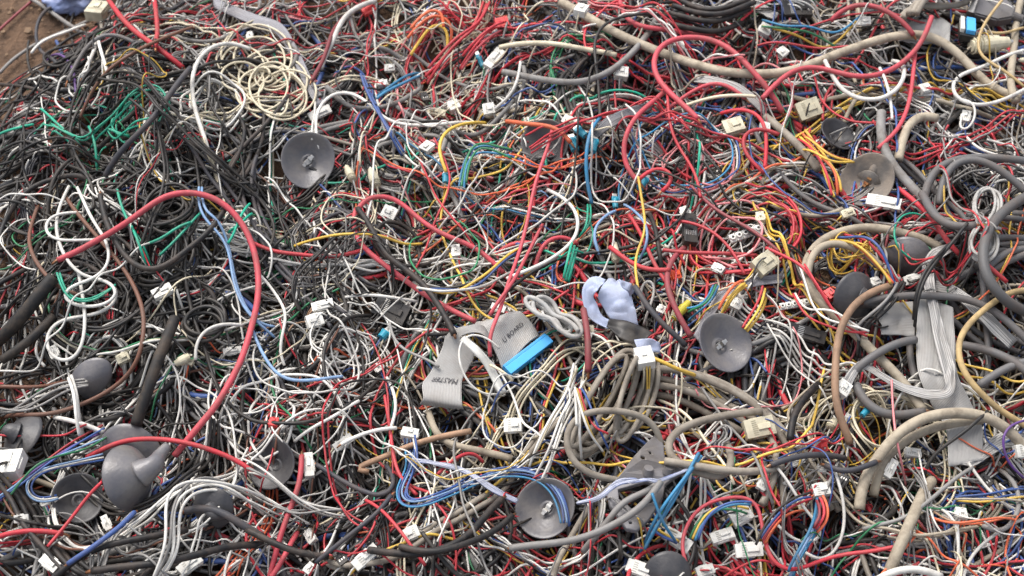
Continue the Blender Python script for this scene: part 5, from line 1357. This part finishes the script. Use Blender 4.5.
# crumbs of earth: beyond counting
def crumbs():
    V, F, n = [], [], 0
    bm = bmesh.new(); bmesh.ops.create_icosphere(bm, subdivisions=1, radius=1); bv = np.array([v.co[:] for v in bm.verts]); bf = np.array([[v.index for v in f.verts] for f in bm.faces]); bm.free()
    r_ = np.random.default_rng(4)
    for _ in range(900):
        p = at_z([r_.uniform(-120, 200)], [r_.uniform(-120, 150)], 0)[0]
        if edge_d(p[0], p[1]) < -.05: continue
        s = r_.gamma(1.6, .0011) + .0006
        v = bv * s * (1 + r_.normal(0, .22, (len(bv), 3))); v[:, 2] *= .7
        V.append(v + p + [0, 0, s * .3]); F.append(bf + n); n += len(bv)
    me = bpy.data.meshes.new('earth_crumbs'); me.from_pydata(np.concatenate(V).tolist(), [], np.concatenate(F).tolist()); me.materials.append(plain_mat('clod', (128, 104, 82), .95, .4, .2, 90))
    tag(link('earth_crumbs', me), 'small crumbs of dry earth and grit scattered on the bare ground', 'grit', None, 'stuff')
crumbs()

# ================================================================== 8. labels for the many
LAND += [(99, 15, 'the cream corner block'), (12, 469, 'the large white edge plug'), (758, 431, 'the large cream socket block'), (733, 131, 'the cream square socket block'), (573, 140, 'the cyan spade terminals'), (745, 236, 'the screw terminal strip'),
         (392, 315, 'the black boxy connector'), (689, 232, 'the black barrel socket'), (309, 467, 'the upright white plug'), (350, 177, 'the cream pointed plugs'), (644, 361, 'the square plug on yellow wires'), (818, 447, 'the pink red plug'), (883, 205, 'the long white plug housing')]
LAND = [l for l in LAND if l is not None]
LP = np.array([[l[0], l[1]] for l in LAND])
def relation(d):
    a = math.degrees(math.atan2(-d[1], d[0])) % 360
    return ['right of', 'above and right of', 'above', 'above and left of', 'left of', 'below and left of', 'below', 'below and right of'][int((a + 22.5) // 45) % 8]
used = {}
for o, d, cat in AUTO:
    dd = d['px'] - LP; r = np.hypot(dd[:, 0], dd[:, 1]); order = np.argsort(r)
    cands = []
    for k in order[:4]:
        far = 'just ' if r[k] < 30 else ''
        where = (f'lying on {LAND[k][2]}' if r[k] < 9 else f'{far}{relation(dd[k])} {LAND[k][2]}')
        if d.get('con'):
            w = f' on {d["wires"]} wires' if d['wires'] else ''
            cands += [' '.join(f'{d["size"]} {d["col"]} {d["noun"]} {where}'.split()), ' '.join(f'{d["size"]} {d["col"]} {d["noun"]}{w} {where}'.split())]
        else:
            cands += [' '.join(f'{d["thick"]} {d["col"]} {d["noun"]}, {d["shape"]}, {where}'.split())]
    cands = [c for c in cands if len(c.replace(',', ' ').split()) <= 16] or [' '.join(cands[0].split()[:16])]
    lab = next((c for c in cands if c.lower() not in used), None)
    if lab is None:
        lab = cands[0]
    used.setdefault(lab.lower(), []).append(o)
    o['label'] = lab
    o['group'] = {'wire': 'loose wires in the tangle', 'cable': 'loose cables in the tangle', 'connector': 'plugs and sockets in the tangle', 'wire bundle': 'wire bundles in the tangle'}.get(cat, 'tangle')
LEN = {o.name: d['L'] for o, d, c_ in AUTO}
for lab, os_ in used.items():
    if len(os_) > 1:
        os_.sort(key=lambda o: -LEN[o.name])
        pre = ['longer', 'shorter'] if len(os_) == 2 else ['longest'] + ['middle length'] * (len(os_) - 2) + ['shortest']
        if os_[0]['category'] == 'connector': pre = ['bigger', 'smaller'] if len(os_) == 2 else ['biggest'] + ['middling'] * (len(os_) - 2) + ['smallest']
        for o, q_ in zip(os_, pre): o['label'] = ' '.join((q_ + ' ' + o['label']).split()[:16])
for o in bpy.data.objects:
    if o.get('category') == 'rubber cup': o['group'] = 'rubber cups in the heap'
    elif o.get('category') == 'ribbon cable': o['group'] = 'ribbon cables in the heap'
    elif o.get('category') in ('wire', 'cable', 'connector', 'wire bundle') and 'group' not in o:
        o['group'] = {'wire': 'loose wires in the tangle', 'cable': 'loose cables in the tangle', 'connector': 'plugs and sockets in the tangle', 'wire bundle': 'wire bundles in the tangle'}[o['category']]

# ================================================================== 9. light and camera
w = bpy.data.worlds.new('World'); SC.world = w; w.use_nodes = True
nt = w.node_tree; bg = nt.nodes['Background']
sky = nt.nodes.new('ShaderNodeTexSky'); sky.sky_type = 'NISHITA'; sky.sun_disc = False
EL, AZ = math.radians(58), math.radians(-35)       # azimuth from +Y (away from the camera) towards +X
sky.sun_elevation = EL; sky.sun_rotation = AZ; sky.air_density = 1.0; sky.dust_density = 5.0; sky.ozone_density = .6
hsv = nt.nodes.new('ShaderNodeHueSaturation'); hsv.inputs['Saturation'].default_value = .5
nt.links.new(sky.outputs[0], hsv.inputs['Color']); nt.links.new(hsv.outputs[0], bg.inputs['Color'])
bg.inputs['Strength'].default_value = .15
sd = bpy.data.lights.new('sun', 'SUN'); sd.energy = 1.0; sd.angle = math.radians(32); sd.color = (1, .985, .965)
sl = bpy.data.objects.new('sun', sd); COL.objects.link(sl)
v = Vector((math.sin(AZ) * math.cos(EL), math.cos(AZ) * math.cos(EL), math.sin(EL)))
sl.rotation_euler = v.to_track_quat('Z', 'Y').to_euler()
cd = bpy.data.cameras.new('camera'); co_ = bpy.data.objects.new('camera', cd); COL.objects.link(co_)
co_.location = Vector(CAM); co_.rotation_euler = (math.pi / 2 - PITCH, 0, 0)
cd.lens = LENS; cd.sensor_width = SENS; cd.clip_start = .05; cd.clip_end = 200
cd.dof.use_dof = True; cd.dof.focus_distance = 1.40; cd.dof.aperture_fstop = 9
SC.camera = co_
SC.view_settings.view_transform = 'Standard'; SC.view_settings.look = 'None'; SC.view_settings.gamma = 1
SC.view_settings.exposure = 0.86
SC.render.film_transparent = False
